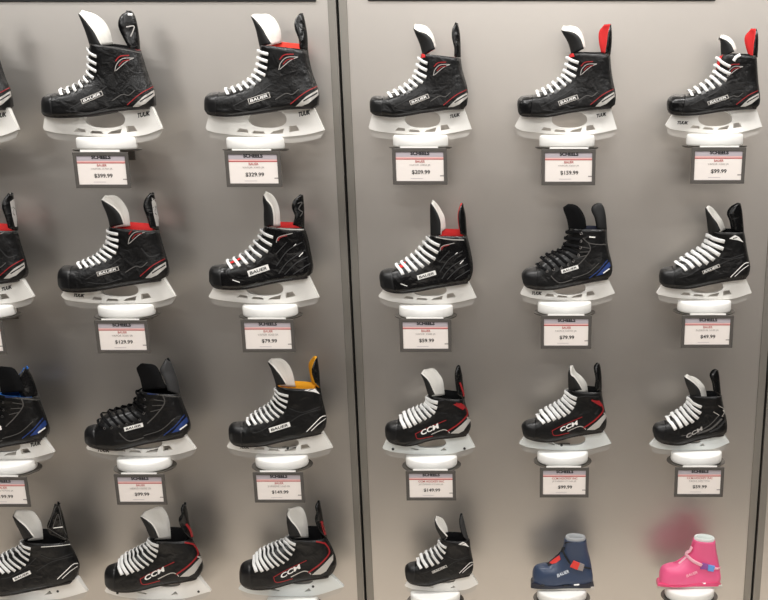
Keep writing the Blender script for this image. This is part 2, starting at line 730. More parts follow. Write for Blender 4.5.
    if d.get('gart'):
        gb = bmesh.new()
        gb.from_mesh(o1.data)
        gdr = Drape(BVHTree.FromBMesh(gb), YC)
        gb.free()
        for mm, wd, ln in d['gart']:
            drape_polys('guard_mark', gdr, line_polys(PL(ln), wd / sc) if wd else [PL(ln)], mm, o1, 0.0008, 1.5)
    # eyestay strip, laces, eyelets
    E = resample([Vector(p) for p in PL(d['E'])], 60)
    Fpx = resample([Vector(p) for p in F2 + F3[1:]], 60)
    Fth = resample([xz(p) for p in F2 + F3[1:]], 60)
    Bth = [pt(B, 1 / 3 + 2 / 3 * i / 60) for i in range(61)]
    nl = d['n']
    pol = []
    for i in range(0, 60, 3):
        a, b = E[i], E[i + 3]
        da = (a - Fpx[i])
        db = (b - Fpx[i + 3])
        pol.append([Fpx[i] + da * 0.15, Fpx[i + 3] + db * 0.15, b + db.normalized() * 1.1, a + da.normalized() * 1.1])
    drape_polys('eyestay', dr, pol, 'eyestay', root, 0.0007, 3)
    lw, lt = d.get('lw', 0.0044) * 0.84, 0.0014
    for i in range(nl):
        u = (i + 0.25) / nl
        e = pt(E, u)
        pn = dr.hit(e, 0.0022)
        u2 = min(1.0, u + 0.45 / nl)
        fq = pt(Fth, u * 0.97 + 0.5 * (u2 - u))
        fe = pt(Fth, min(1, u * 0.97 + 0.03))
        fs_ = pt(Fth, max(0, u * 0.97 - 0.03))
        tn = (fe - fs_)
        nn = Vector((-tn.y, tn.x)).normalized()
        if nn.y < 0 and abs(nn.y) > abs(nn.x):
            nn = -nn
        if nn.x > 0 and abs(nn.x) > abs(nn.y):
            nn = -nn
        thick = 0.0075
        w0 = boot.throat * 0.13 * boot.L
        mid = Vector((fq.x + nn.x * thick, YC, fq.y + nn.y * thick))
        ta = Vector((fq.x + nn.x * (thick - .003), YC - w0 * 1.15, fq.y + nn.y * (thick - .003)))
        tb = Vector((fq.x + nn.x * (thick - .003), YC + w0 * 1.15, fq.y + nn.y * (thick - .003)))
        e2 = pt(E, min(1.0, u2 + 0.55 / nl))
        pf = dr.hit(e2, 0.0022)
        pf.y = 2 * YC - pf.y
        path = catmull([pn, pn.lerp(ta, 0.55) + Vector((nn.x, -0.6, nn.y)) * 0.0035, ta, mid, tb, tb.lerp(pf, 0.5) + Vector((nn.x, 0.6, nn.y)) * 0.0035, pf], 4)
        cx = pt(Fth, u).lerp(pt(Bth, u), 0.4)
        c3 = Vector((cx.x, YC, cx.y))
        for q in range(len(path)):
            dv = path[q] - c3
            hit = bvh.ray_cast(c3, dv.normalized())
            if hit[0] is not None and dv.length < hit[3] + 0.0028:
                path[q] = c3 + dv.normalized() * (hit[3] + 0.0028)
        nor = [(p - c3).normalized() for p in path]
        v, f = ribbon(path, nor, lw, lt)
        pymesh('lace', v, f, d.get('lace', 'lace_white'), root, True)
    for tail in d.get('tails', []):
        path = catmull([dr.hit(P(p), 0.003) for p in tail], 5)
        v, f = ribbon(path, [Vector((0, -1, 0.2))] * len(path), lw, lt)
        pymesh('lace', v, f, d.get('lace', 'lace_white'), root, True)
    if d.get('eyelets'):
        for i in range(nl):
            ev, ef = [], []
            q = E[int((i + 0.3) / nl * 60)] + Vector((0.6, 0.8))
            c = dr.hit(q, 0.0014)
            r0, r1 = 0.0017, 0.0036
            o = 0
            for k in range(12):
                a = 2 * math.pi * k / 12
                for rr in (r0, r1):
                    ev.append(c + Vector((math.cos(a) * rr, -0.0004, math.sin(a) * rr)))
            for k in range(12):
                a, b = o + 2 * k, o + 2 * ((k + 1) % 12)
                ef.append((a, a + 1, b + 1, b))
            pymesh('eyelet', ev, ef, 'eyelet_steel', root)

    # printed trim
    A, K = Vector(F1[0]), Vector(B2[-1])
    ax = K - A
    ay = Vector((ax.y, -ax.x))
    items = []
    for item in ART[art]:
        if item[0] == 'poly':
            items.append((item[1], [[A + ax * u + ay * v for u, v in item[2]]]))
        else:
            items.append((item[1], line_polys([A + ax * u + ay * v for u, v in item[3]], max(0.55, item[2] * ax.length))))
    for q in d.get('extra', []):
        if q[0] == 'poly':
            items.append((q[1], [PL(q[2])]))
        else:
            items.append((q[1], line_polys(PL(q[3]), q[2] / sc)))
    names = {'accent_red': 'red_trim', 'accent_silver': 'silver_trim', 'accent_white': 'white_trim', 'line_grey': 'outline_trim', 'accent_blue': 'blue_trim', 'stitch_grey': 'grey_stitching', 'charcoal': 'seam_lines', 'print_black': 'black_trim', 'lining_red': 'red_padding', 'text_pale': 'pale_trim', 'lining_orange': 'orange_padding'}
    for k, (mm, polys) in enumerate(items):
        drape_polys(names[mm], dr, polys, mm, root, 0.0008 + 0.0001 * k)
    # name on the side
    a, b, h = d['name']
    a, b, h = P(a), P(b), h / sc
    style = d['style']
    if style == 'ccm' or style == 'ccmgrey':
        drape_text('name_text', dr, 'CCM', a, b, h, 'accent_white' if style == 'ccm' else 'line_grey', root, 0.0024, 0.03, 0.06)
    else:
        if style == 'white':
            pm, tm, rim = 'accent_white', 'print_black', None
        else:
            pm, tm, rim = 'print_black', 'accent_white', 'accent_silver'
        if rim:
            drape_polys('patch_rim', dr, [quad_band(a, b, h)], rim, root, 0.0019, 2)
            av, bv = Vector(a), Vector(b)
            dd = (bv - av).normalized() * 0.7
            drape_polys('name_patch', dr, [quad_band(av + dd, bv - dd, h - 1.3)], pm, root, 0.0024, 2)
        else:
            drape_polys('name_patch', dr, [quad_band(a, b, h)], pm, root, 0.0021, 2)
        av, bv = Vector(a), Vector(b)
        drape_text('name_text', dr, 'BAUER', av.lerp(bv, 0.09), av.lerp(bv, 0.91), h * 0.52, tm, root, 0.0031, 0.02, 0.03)

    # blade holder
    HB = [xz(P(p)) for p in d['HB']]           # lower edge, front corner to rear tip
    FT, RT = xz(P(d['FT'])), xz(P(d['RT']))
    low = catmull(HB[1:], 6) if len(HB) > 3 else HB[1:]
    low = [HB[0]] + low
    sole = resample([xz(p) for p in B1] + [xz(p) for p in B2[1:]], 30)
    top = [Vector((q.x, q.y + 0.006 + 0.012 * sm(0, 0.1, (q.x - FT.x) / boot.L) * sm(0, 0.1, (RT.x - q.x) / boot.L))) for q in sole if FT.x + 0.004 < q.x < RT.x - 0.004]
    outer = low + [RT] + list(reversed(top)) + [FT]
    LH = HB[-1].x - HB[0].x

    def lowz(x):
        for i in range(len(low) - 1):
            if low[i].x <= x <= low[i + 1].x:
                k = (x - low[i].x) / max(1e-9, low[i + 1].x - low[i].x)
                return low[i].lerp(low[i + 1], k).y
        return low[-1].y
    holes = []
    hc = d['hole']
    c = xz(P(hc[:2]))
    rx = abs(xz(P((hc[0] + hc[2], hc[1]))).x - c.x)
    rz = abs(xz(P((hc[0], hc[1] - hc[3]))).y - c.y)
    holes.append([Vector((c.x + rx * math.copysign(abs(math.cos(a)) ** 0.85, math.cos(a)), c.y + rz * math.copysign(abs(math.sin(a)) ** 0.85, math.sin(a)))) for a in [2 * math.pi * i / 30 for i in range(30)]])
    zsole = max(q.y for q in sole)
    wins = d.get('wins', 'tuuk')
    if wins == 'tuuk':
        W = [((.255, .026), (.355, .028), (.35, .052), (.285, .058)), ((.385, .022), (.50, .022), (.485, .042), (.40, .046)),
             ((.535, .022), (.645, .026), (.66, .066), (.56, .042)), ((.70, .034), (.79, .040), (.765, .085), (.70, .082))]
    elif wins == 'small':
        W = [((.27, .030), (.36, .030), (.34, .052)), ((.42, .026), (.52, .026), (.50, .044), (.43, .044)),
             ((.58, .028), (.66, .030), (.665, .062)), ((.70, .035), (.78, .038), (.76, .075), (.71, .07))]
    else:
        W = [((.30, .05), (.38, .035), (.40, .045), (.33, .062)), ((.62, .032), (.69, .036), (.67, .07))]
    for w in W:
        lp = []
        for u, v in w:
            x = HB[0].x + u * LH
            z = lowz(x) + v * LH + d.get('wup', 0.0) * LH
            lp.append(Vector((x, z)))
        # keep windows clear of the large opening
        if all(((p.x - c.x) / (rx * 1.06)) ** 2 + ((p.y - c.y) / (rz * 1.03)) ** 2 > 1 for p in lp):
            holes.append(lp)
    z0 = min(p.y for p in low)
    vs, fs = plate(outer, holes, 0.0042, z0, z0 + 0.06, 0.010)
    hold = pymesh('blade_holder', vs, fs, d.get('holdmat', 'holder_white'), root)
    hb = bmesh.new()
    hb.from_mesh(hold.data)
    hdr = Drape(BVHTree.FromBMesh(hb), YC)
    hb.free()
    if d.get('tuuk'):
        a, b, h = d['tuuk']
        drape_text('holder_text', hdr, 'TUUK', P(a), P(b), h / sc * 1.15, 'print_black', hold, 0.0006, 0.05, 0.10)
    if d.get('bolts'):
        for p in d['bolts']:
            bv, bf = [], []
            c0 = hdr.hit(P(p), 0.0005)
            o = len(bv)
            for yy, rr in ((0.0, 0.0036), (-0.0012, 0.003)):
                for k in range(12):
                    a = 2 * math.pi * k / 12
                    bv.append(c0 + Vector((math.cos(a) * rr, yy, math.sin(a) * rr)))
            for k in range(12):
                bf.append((o + k, o + (k + 1) % 12, o + 12 + (k + 1) % 12, o + 12 + k))
            bf.append(tuple(o + 12 + k for k in range(12)))
            pymesh('holder_bolt', bv, bf, 'charcoal', root)

    # steel runner under the holder
    dp = d.get('steel', 0.0145)
    rl = resample(low, 24, False)
    zmin = min(p.y for p in low)
    bot = []
    for i, p in enumerate(rl):
        k = i / 24
        e = min(1.0, k / 0.10) if k < 0.5 else min(1.0, (1 - k) / 0.05)
        bot.append(Vector((p.x + (0.004 if k < 0.02 else 0) - (0.004 if k > 0.98 else 0), p.y - dp * (0.55 + 0.45 * math.sqrt(max(0, 1 - (1 - e) ** 2))))))
    zb = zmin - dp
    bot = [Vector((p.x, max(p.y, zb))) for p in bot]
    uptop = [Vector((p.x, p.y + 0.004)) for p in rl]
    outer = bot + list(reversed(uptop))
    vs, fs = plate(outer, [], 0.0016, z0 - 0.02, z0, 0.0016)
    pymesh('steel_runner', vs, fs, 'runner_steel', root)
    return root, zmin, zb


# ------------------------------------------------------------------ shelves and tags


def lathe_vf(profile, cx, cy, n=40, a0=0.0, a1=2 * math.pi, ycut=None):
    vs, fs = [], []
    full = abs(a1 - a0 - 2 * math.pi) < 1e-6
    m = n if full else n + 1
    for i in range(m):
        a = a0 + (a1 - a0) * i / n
        for r, z in profile:
            vs.append((cx + r * math.cos(a), cy + r * math.sin(a), z))
    k = len(profile)
    for i in range(n):
        j = (i + 1) % m
        for q in range(k - 1):
            fs.append((i * k + q, j * k + q, j * k + q + 1, i * k + q + 1))
    if not full:
        fs.append(tuple(range(k)))
        fs.append(tuple((m - 1) * k + q for q in range(k)))
    return vs, fs


def shelf(x0, x1, ztop, zb, label):
    """a round white puck with a slot for the blade, on a metal saucer held off the wall"""
    cx, r = (x0 + x1) / 2, (x1 - x0) / 2
    h = 0.027
    z0 = ztop - h
    root = thing('display_shelf', label, 'shelf', (cx, YC, z0), 'puck shelves that hold the skates')
    e = 0.0048
    zc = zb - 0.0004                            # floor of the slot
    vs, fs = [], []

    def add(v, f):
        o = len(vs)
        vs.extend(v)
        fs.extend(tuple(o + k for k in q) for q in f)
    lowp = [(0, z0), (r - e, z0), (r - e * 0.3, z0 + e * 0.3), (r, z0 + e), (r, zc), (0, zc)]
    add(*lathe_vf(lowp, cx, YC, 48))
    g = 0.0022
    for s in (-1, 1):
        hp = [(r, zc), (r, ztop - e), (r - e * 0.3, ztop - e * 0.3), (r - e, ztop)]
        n = 30
        ring = []
        for rr, z in hp:
            a = math.asin(g / rr)
            ring.append([(cx + rr * math.cos(a + (math.pi - 2 * a) * i / n), YC + s * rr * math.sin(a + (math.pi - 2 * a) * i / n), z) for i in range(n + 1)])
        o = len(vs)
        for row in ring:
            vs.extend(row)
        for q in range(3):
            for i in range(n):
                fs.append((o + q * (n + 1) + i, o + q * (n + 1) + i + 1, o + (q + 1) * (n + 1) + i + 1, o + (q + 1) * (n + 1) + i))
        fs.append(tuple(o + 3 * (n + 1) + i for i in range(n + 1)))
        fs.append(tuple(o + i for i in range(n, -1, -1)))
        fs.append(tuple([o + q * (n + 1) for q in range(4)] + [o + q * (n + 1) + n for q in (3, 2, 1, 0)]))
    o1 = pymesh('holding_puck', vs, fs, 'puck_white', root, True)
    md = o1.modifiers.new('edges', 'EDGE_SPLIT')
    md.split_angle = math.radians(50)
    rs = r * 1.15
    prof_s = [(0, z0 - 0.004), (rs - 0.006, z0 - 0.004), (rs, z0 - 0.0015), (rs, z0 + 0.0005), (rs - 0.003, z0 + 0.0005), (rs - 0.006, z0), (0, z0)]
    v, f = lathe_vf(prof_s, cx, YC, 48)
    o2 = pymesh('saucer', v, f, 'saucer_metal', root, True, merge=0.00005)
    md = o2.modifiers.new('edges', 'EDGE_SPLIT')
    md.split_angle = math.radians(35)
    box('bracket_arm', cx - 0.014, cx + 0.014, YC + 0.02, 0.0, z0 - 0.009, z0 - 0.004, 'saucer_metal', root, 0.001)
    box('wall_plate', cx - 0.024, cx + 0.024, -0.004, 0.0, z0 - 0.030, z0 + 0.012, 'saucer_metal', root, 0.001)
    return YC - rs - 0.003, z0


def price_tag(card, strip, lines, label, ztab):
    """card = pixel corners (left, top, right, bottom) of the white card; strip = (left, right) of the white tab"""
    Yt = ztab[0]
    l, t, r, b = card
    mx, my = (l + r) / 2, (t + b) / 2
    xl = at(l, my, Yt).x
    xr = at(r, my, Yt).x
    zt = at(mx, t, Yt).z
    zb = at(mx, b, Yt).z
    w, h = xr - xl, zt - zb
    cx = (xl + xr) / 2
    z_s = ztab[1] - 0.004
    root = thing('price_tag', label, 'price tag', (cx, Yt, zt + 0.012), 'price tags below the skates')
    mg = 0.0082
    th = 0.004
    # frame: four mitred sides
    o = [(xl - mg, zt + mg), (xr + mg, zt + mg), (xr + mg, zb - mg), (xl - mg, zb - mg)]
    i_ = [(xl, zt), (xr, zt), (xr, zb), (xl, zb)]
    vs, fs = [], []
    for y in (Yt, Yt + th):
        for p in o + i_:
            vs.append((p[0], y, p[1]))
    for k in range(4):
        n = (k + 1) % 4
        fs += [(k, n, 4 + n, 4 + k), (8 + k, 8 + 4 + k, 8 + 4 + n, 8 + n), (k, 8 + k, 8 + n, n), (4 + k, 4 + n, 12 + n, 12 + k)]
    fr = pymesh('frame', vs, fs, 'tag_frame', root)
    md = fr.modifiers.new('bevel', 'BEVEL')
    md.width = 0.0008
    md.segments = 2
    yc = Yt + 0.0016
    box('card', xl, xr, yc, Yt + th - 0.0004, zb, zt, 'card_white', root)

    def flat(name, u0, u1, v0, v1, m, lift=0.0002):
        x0, x1 = xl + u0 * w, xl + u1 * w
        a, c = zb + v0 * h, zb + v1 * h
        pymesh(name, [(x0, yc - lift, a), (x1, yc - lift, a), (x1, yc - lift, c), (x0, yc - lift, c)], [(0, 1, 2, 3)], m, root, recalc=False)
    flat('header_band', 0, 1, 0.80, 1.0, 'card_grey')
    flat('pink_band', 0, 1, 0.745, 0.83, 'card_pink', 0.00025)
    flat('red_rule', 0, 1, 0.742, 0.772, 'ink_red', 0.0003)

    def wr(name, s, uc, vc, ww, hh, m, bold=0.0):
        v2, f2, asp = text_mesh(s, bold)
        x0 = xl + (uc - ww / 2) * w
        z0 = zb + (vc - hh / 2) * h
        pymesh(name, [(x0 + x * ww * w, yc - 0.0005, z0 + y * hh * h) for x, y in v2], f2, m, root, recalc=False)
    wr('store_name', 'SCHEELS', 0.51, 0.955, 0.40, 0.13, 'print_black', 0.05)
    brand, model, price = lines
    wr('brand_line', brand, 0.51, 0.675, 0.20 if len(brand) < 6 else 0.60, 0.085, 'ink_red', 0.01)
    wr('model_line', model, 0.50, 0.545, 0.030 * len(model) + 0.06, 0.075, 'ink_grey')
    wr('price_line', price, 0.52, 0.30, 0.33 if len(price) < 7 else 0.38, 0.155, 'ink_black', 0.015)
    flat('small_print', 0.30, 0.56, 0.078, 0.092, 'card_grey')
    flat('date_print', 0.92, 1.0, 0.16, 0.20, 'ink_grey')
    # tab that clips the tag under the saucer
    sx0, sx1 = at(strip[0], t - 5, Yt).x, at(strip[1], t - 5, Yt).x
    box('white_tab', sx0, sx1, Yt - 0.0005, Yt + 0.0025, zt + mg + 0.0005, max(zt + mg + 0.004, min(ztab[1] + 0.001, zt + mg + 0.0075)), 'puck_white', root)
    zt_ = zt + mg
    box('hanger', cx - 0.012, cx + 0.012, Yt + 0.0026, Yt + 0.0030, zt - 0.001, max(z_s + 0.004, zt + mg), 'saucer_metal', root)
    return root

# ------------------------------------------------------------------ the skates, measured on the photograph
# every outline is in pixels of an enlarged view: 'o' gives the view's corner and its enlargement
S = {}
S['a1'] = dict(o=(35, 5, 4.444), art='vapor', style='dark', label='black hockey skate with wide tall guard and all-black collar, above the $399.99 tag',
    F1=[(40, 478), (33, 450), (33, 425), (42, 405), (65, 396), (108, 390)], F2=[(165, 372), (212, 345), (241, 308)], F3=[(247, 255), (245, 210), (250, 172)],
    B1=[(62, 489), (110, 495)], B2=[(150, 496), (240, 490), (390, 466), (515, 456)], B3=[(530, 430), (530, 375), (518, 345), (505, 310), (490, 265), (480, 230), (470, 200)],
    T=([(248, 185), (232, 130), (215, 85), (199, 52), (193, 38)], [(292, 178), (262, 122), (240, 92), (218, 64), (196, 40)], [(348, 175), (330, 110), (300, 68), (260, 42), (205, 30)]),
    G=([(425, 200), (395, 150), (370, 95), (378, 50), (412, 27)], [(467, 205), (464, 150), (456, 90), (443, 45), (428, 25)]),
    E=[(112, 404), (185, 385), (245, 342), (271, 310), (274, 270), (276, 205)], n=9, name=((207, 431), (301, 391), 22),
    HB=[(40, 545), (46, 556), (110, 570), (250, 583), (400, 585), (490, 577), (568, 549)], FT=(50, 490), RT=(526, 457), hole=(315, 506, 90, 40),
    tuuk=((455, 492), (512, 480), 18), lift=.006, lining='felt_black',
    extra=[('line', 'accent_red', 4, [(345, 165), (400, 175), (468, 200)]), ('line', 'stitch_grey', 4, [(285, 180), (380, 195), (470, 215)]), ('line', 'charcoal', 4, [(400, 262), (440, 300), (485, 300)])])
S['a1']['gart'] = [('line_grey', 5, [(405, 98), (440, 95), (425, 140)]), ('accent_white', 9, [(412, 42), (432, 42)])]
S['a2'] = dict(o=(195, 5, 4.444), art='vapor', style='dark', label='black hockey skate with white tongue and orange collar lining, above the $329.99 tag',
    F1=[(50, 466), (43, 440), (47, 412), (60, 395), (90, 387), (130, 386)], F2=[(190, 370), (235, 345), (270, 310)], F3=[(286, 265), (291, 215), (292, 180)],
    B1=[(70, 482), (115, 489)], B2=[(180, 490), (300, 475), (420, 459), (530, 455)], B3=[(548, 425), (550, 385), (540, 350), (525, 310), (512, 260), (505, 220), (503, 200)],
    T=([(290, 190), (280, 130), (270, 92), (257, 62), (250, 47)], [(338, 172), (315, 135), (298, 105), (275, 75), (254, 53)], [(383, 168), (380, 118), (363, 78), (332, 48), (275, 38)]),
    G=([(470, 198), (464, 150), (445, 102), (447, 62), (464, 38)], [(501, 200), (500, 140), (491, 80), (480, 36)]),
    E=[(140, 402), (190, 388), (250, 368), (288, 342), (316, 308), (322, 268), (326, 235), (328, 195)], n=10, name=((237, 430), (333, 399), 25),
    HB=[(50, 545), (56, 557), (110, 570), (250, 583), (400, 585), (500, 575), (577, 556)], FT=(66, 488), RT=(531, 458), hole=(325, 506, 85, 40),
    tuuk=((460, 487), (512, 475), 18), lift=.012, lining='lining_orange')
S['a3'] = dict(o=(360, 15, 4.615), art='vapor', style='dark', label='black hockey skate with thin dark guard and curled white tongue, above the $209.99 tag',
    F1=[(50, 440), (45, 412), (50, 387), (70, 373), (125, 376)], F2=[(175, 352), (220, 325), (255, 290)], F3=[(268, 250), (277, 215), (285, 180)],
    B1=[(70, 455), (115, 462)], B2=[(180, 465), (300, 446), (400, 433), (480, 429)], B3=[(495, 400), (498, 355), (492, 320), (480, 280), (470, 240), (465, 200)],
    T=([(288, 190), (280, 150), (266, 112), (255, 85), (246, 62)], [(346, 156), (330, 112), (302, 86), (270, 77), (248, 66)], [(350, 150), (336, 98), (312, 62), (282, 49), (250, 52)]),
    G=([(440, 192), (440, 150), (428, 102), (430, 62), (448, 38)], [(466, 196), (465, 140), (461, 80), (452, 38)]),
    E=[(140, 385), (190, 370), (225, 358), (258, 338), (284, 318), (304, 298), (310, 265), (312, 232), (314, 200)], n=9, name=((230, 407), (317, 373), 21),
    HB=[(41, 517), (47, 527), (90, 538), (220, 550), (380, 550), (515, 526)], FT=(57, 462), RT=(481, 432), hole=(290, 480, 82, 40),
    tuuk=((414, 469), (462, 459), 14), lift=.001, lining='lining_red',
    extra=[('poly', 'lining_red', [(268, 165), (296, 163), (304, 195), (276, 200)])])
S['a4'] = dict(o=(505, 15, 4.615), art='vapor', style='dark', label='black hockey skate with red-faced tendon guard and shiny toe, above the $159.99 tag',
    F1=[(60, 440), (57, 412), (62, 388), (85, 372), (140, 368)], F2=[(190, 345), (235, 315), (268, 290)], F3=[(285, 250), (293, 215), (300, 178)],
    B1=[(75, 460), (125, 465)], B2=[(200, 465), (300, 446), (400, 433), (490, 426)], B3=[(508, 400), (508, 350), (500, 310), (492, 260), (488, 215), (486, 180)],
    T=([(306, 185), (295, 140), (281, 110), (268, 88), (259, 70)], [(364, 155), (349, 112), (328, 88), (298, 77), (261, 74)], [(368, 152), (356, 98), (335, 65), (302, 54), (264, 60)]),
    G=([(463, 178), (471, 130), (477, 80), (486, 45)], [(487, 182), (491, 120), (490, 70), (487, 41)], [(447, 172), (436, 122), (437, 76), (458, 43)]),
    E=[(150, 382), (195, 370), (235, 357), (266, 340), (292, 320), (322, 295), (330, 265), (338, 235), (344, 196)], n=9, name=((247, 409), (336, 377), 22),
    HB=[(45, 512), (52, 522), (95, 537), (250, 551), (400, 550), (516, 527)], FT=(69, 466), RT=(486, 430), hole=(297, 482, 82, 38),
    tuuk=((422, 466), (468, 456), 14), lift=.004, guardin='lining_red', capmat='boot_gloss', lining='felt_black',
    extra=[('poly', 'lining_red', [(286, 158), (314, 158), (322, 192), (296, 197)])])
S['a5'] = dict(o=(645, 15, 4.618), art='vapor', style='dark', label='black skate with red guard and lace end over its collar, top right',
    F1=[(105, 430), (102, 400), (115, 378), (140, 369), (195, 366)], F2=[(235, 345), (290, 312), (322, 278)], F3=[(332, 240), (338, 210), (352, 182)],
    B1=[(122, 452), (170, 459)], B2=[(250, 455), (350, 440), (450, 431), (510, 428)], B3=[(527, 400), (528, 350), (523, 300), (520, 250), (518, 215), (516, 190)],
    T=([(352, 200), (349, 160), (348, 130), (345, 112), (342, 102)], [(413, 168), (398, 138), (378, 119), (356, 110), (344, 105)], [(418, 165), (406, 130), (386, 108), (362, 99), (345, 101)]),
    G=([(500, 190), (504, 140), (511, 95), (514, 66)], [(519, 196), (520, 140), (518, 90), (513, 62)], [(482, 188), (466, 142), (462, 102), (490, 62)]),
    E=[(212, 378), (255, 366), (300, 350), (342, 332), (372, 308), (390, 282), (398, 250), (385, 215)], n=8, name=((289, 409), (384, 376), 18),
    HB=[(93, 508), (100, 516), (135, 530), (260, 544), (420, 544), (539, 516)], FT=(125, 458), RT=(511, 432), hole=(322, 478, 78, 36), wup=.012,
    tuuk=((148, 497), (200, 498), 13), lift=.004, guardin='lining_red', capmat='boot_gloss', lining='felt_black', tails=[[(408, 212), (420, 195), (437, 172)]],
    extra=[('poly', 'lining_red', [(318, 250), (325, 185), (345, 172), (352, 205), (335, 250)])])
S['b1'] = dict(o=(50, 185, 4.615), art='vapor', style='dark', label='black hockey skate with cream tongue and bright red collar, above the $129.99 tag',
    F1=[(48, 455), (40, 425), (45, 392), (68, 372), (128, 372)], F2=[(180, 350), (220, 330), (255, 295)], F3=[(275, 260), (277, 220), (278, 190)],
    B1=[(70, 475), (125, 482)], B2=[(220, 478), (350, 456), (450, 441), (520, 433)], B3=[(545, 405), (545, 360), (537, 325), (525, 285), (512, 240), (505, 207)],
    T=([(278, 198), (268, 150), (255, 112), (243, 86), (236, 67)], [(338, 182), (322, 138), (295, 106), (266, 86), (240, 71)], [(371, 188), (361, 122), (335, 76), (302, 50), (250, 52)]),
    G=([(465, 195), (450, 150), (432, 102), (440, 65), (468, 38)], [(502, 207), (500, 150), (491, 100), (480, 40)]),
    E=[(138, 388), (178, 382), (208, 372), (238, 362), (266, 350), (294, 330), (314, 300), (317, 270), (317, 240), (312, 205)], n=10, name=((217, 412), (318, 384), 20),
    HB=[(55, 508), (62, 518), (90, 531), (220, 545), (400, 546), (500, 536), (581, 512)], FT=(72, 480), RT=(531, 433), hole=(325, 482, 88, 32),
    tuuk=((108, 508), (160, 511), 13), lift=.010, lining='lining_red',
    extra=[('line', 'stitch_grey', 4, [(370, 205), (440, 215), (505, 208)]), ('line', 'charcoal', 4, [(420, 290), (460, 330), (500, 320)])])
S['b1']['gart'] = [('line_grey', 0, [(468, 75), (486, 60), (492, 110), (500, 150), (501, 190), (490, 190), (478, 140)]), ('print_black', 4, [(474, 105), (488, 100), (482, 125), (492, 140)])]
S['b2'] = dict(o=(200, 185, 4.615), art='nsx', style='white', label='glossy ribbed black hockey skate with white laces, above the $79.99 tag',
    F1=[(48, 442), (43, 405), (50, 382), (70, 371), (120, 363)], F2=[(180, 338), (225, 310), (255, 272)], F3=[(285, 235), (293, 210), (300, 187)],
    B1=[(75, 462), (125, 470)], B2=[(220, 468), (330, 446), (420, 431), (500, 421)], B3=[(520, 385), (518, 340), (510, 300), (500, 250), (490, 215), (482, 196)],
    T=([(297, 198), (295, 140), (295, 100), (291, 70), (291, 44)], [(338, 188), (335, 130), (325, 95), (306, 72), (293, 50)], [(369, 188), (365, 120), (350, 72), (326, 42), (298, 37)]),
    G=([(430, 185), (440, 140), (425, 102), (435, 70), (465, 47)], [(482, 197), (482, 140), (480, 90), (476, 46)]),
    E=[(140, 390), (182, 378), (215, 368), (252, 355), (287, 330), (318, 305), (332, 280), (337, 250), (342, 213)], n=8, name=((222, 410), (318, 378), 27),
    HB=[(42, 512), (50, 520), (110, 532), (250, 545), (400, 545), (551, 517)], FT=(66, 471), RT=(506, 425), hole=(302, 476, 86, 33), wup=.014,
    lift=.008, lining='lining_red', bootmat='boot_gloss', lw=.0046,
    extra=[('poly', 'lining_red', [(135, 362), (185, 334), (190, 345), (150, 364)])])
S['b2']['gart'] = [('stitch_grey', 4, [(450, 85), (470, 80), (455, 110), (472, 125), (462, 145)])]
S['b3'] = dict(o=(370, 195, 5.0), art='nsx', style='white', label='glossy black hockey skate with red tongue under its lowest lace, above the $59.99 tag',
    F1=[(56, 447), (47, 415), (52, 387), (75, 370), (125, 362)], F2=[(160, 345), (200, 318), (240, 288)], F3=[(268, 250), (290, 228), (303, 198)],
    B1=[(80, 466), (140, 478)], B2=[(230, 472), (330, 455), (420, 441), (490, 431)], B3=[(512, 395), (515, 345), (508, 300), (498, 250), (490, 220), (487, 202)],
    T=([(303, 215), (301, 150), (300, 100), (300, 66), (303, 40)], [(352, 200), (352, 140), (340, 100), (322, 66), (304, 43)], [(376, 168), (370, 112), (352, 76), (328, 42), (307, 34)]),
    G=([(453, 195), (445, 140), (442, 100), (450, 66), (462, 44)], [(485, 203), (481, 140), (477, 95), (466, 46)]),
    E=[(158, 402), (192, 388), (226, 380), (260, 366), (294, 346), (328, 320), (340, 290), (347, 262), (352, 226)], n=8, name=((237, 414), (329, 387), 23),
    HB=[(43, 502), (50, 512), (130, 535), (300, 545), (420, 538), (532, 512)], FT=(64, 474), RT=(496, 437), hole=(300, 474, 84, 30), wup=.018,
    lift=.012, lining='lining_red', bootmat='boot_gloss', guardin='lining_red', lw=.005,
    extra=[('poly', 'lining_red', [(130, 358), (145, 330), (168, 322), (180, 340), (168, 362), (145, 372)])])
S['b4'] = dict(o=(510, 195, 5.0), art='nexus', style='white', label='all-black hockey skate with black laces, above the $79.99 tag right of the seam',
    F1=[(65, 430), (58, 402), (68, 378), (95, 362), (150, 356)], F2=[(150, 335), (190, 305), (245, 285), (278, 262)], F3=[(283, 235), (290, 205), (300, 165)],
    B1=[(82, 450), (140, 461)], B2=[(220, 460), (330, 440), (420, 422), (490, 411)], B3=[(510, 375), (508, 335), (495, 280), (487, 230), (485, 195), (484, 168)],
    T=([(296, 200), (290, 150), (280, 110), (269, 82), (265, 62)], [(370, 168), (370, 125), (350, 80), (322, 56), (285, 48)], [(378, 160), (372, 115), (352, 75), (322, 48), (290, 44)]),
    G=([(440, 170), (430, 120), (413, 82), (418, 56), (440, 42)], [(485, 172), (480, 110), (471, 66), (458, 42)]),
    E=[(172, 380), (213, 370), (252, 360), (290, 343), (322, 318), (342, 290), (350, 250), (352, 210), (354, 160)], n=9, name=((256, 384), (341, 358), 19),
    HB=[(52, 490), (58, 498), (130, 517), (280, 528), (420, 522), (524, 490)], FT=(67, 462), RT=(491, 417), hole=(295, 464, 82, 34), wup=.010,
    tuuk=((107, 490), (160, 492), 14), lift=.004, felt='felt_black', tonguemat='felt_black', lace='lace_black', eyelets=True, lining='lining_navy', guardmat='boot_matte',
    extra=[('line', 'text_pale', 9, [(276, 97), (299, 97)])] and [])
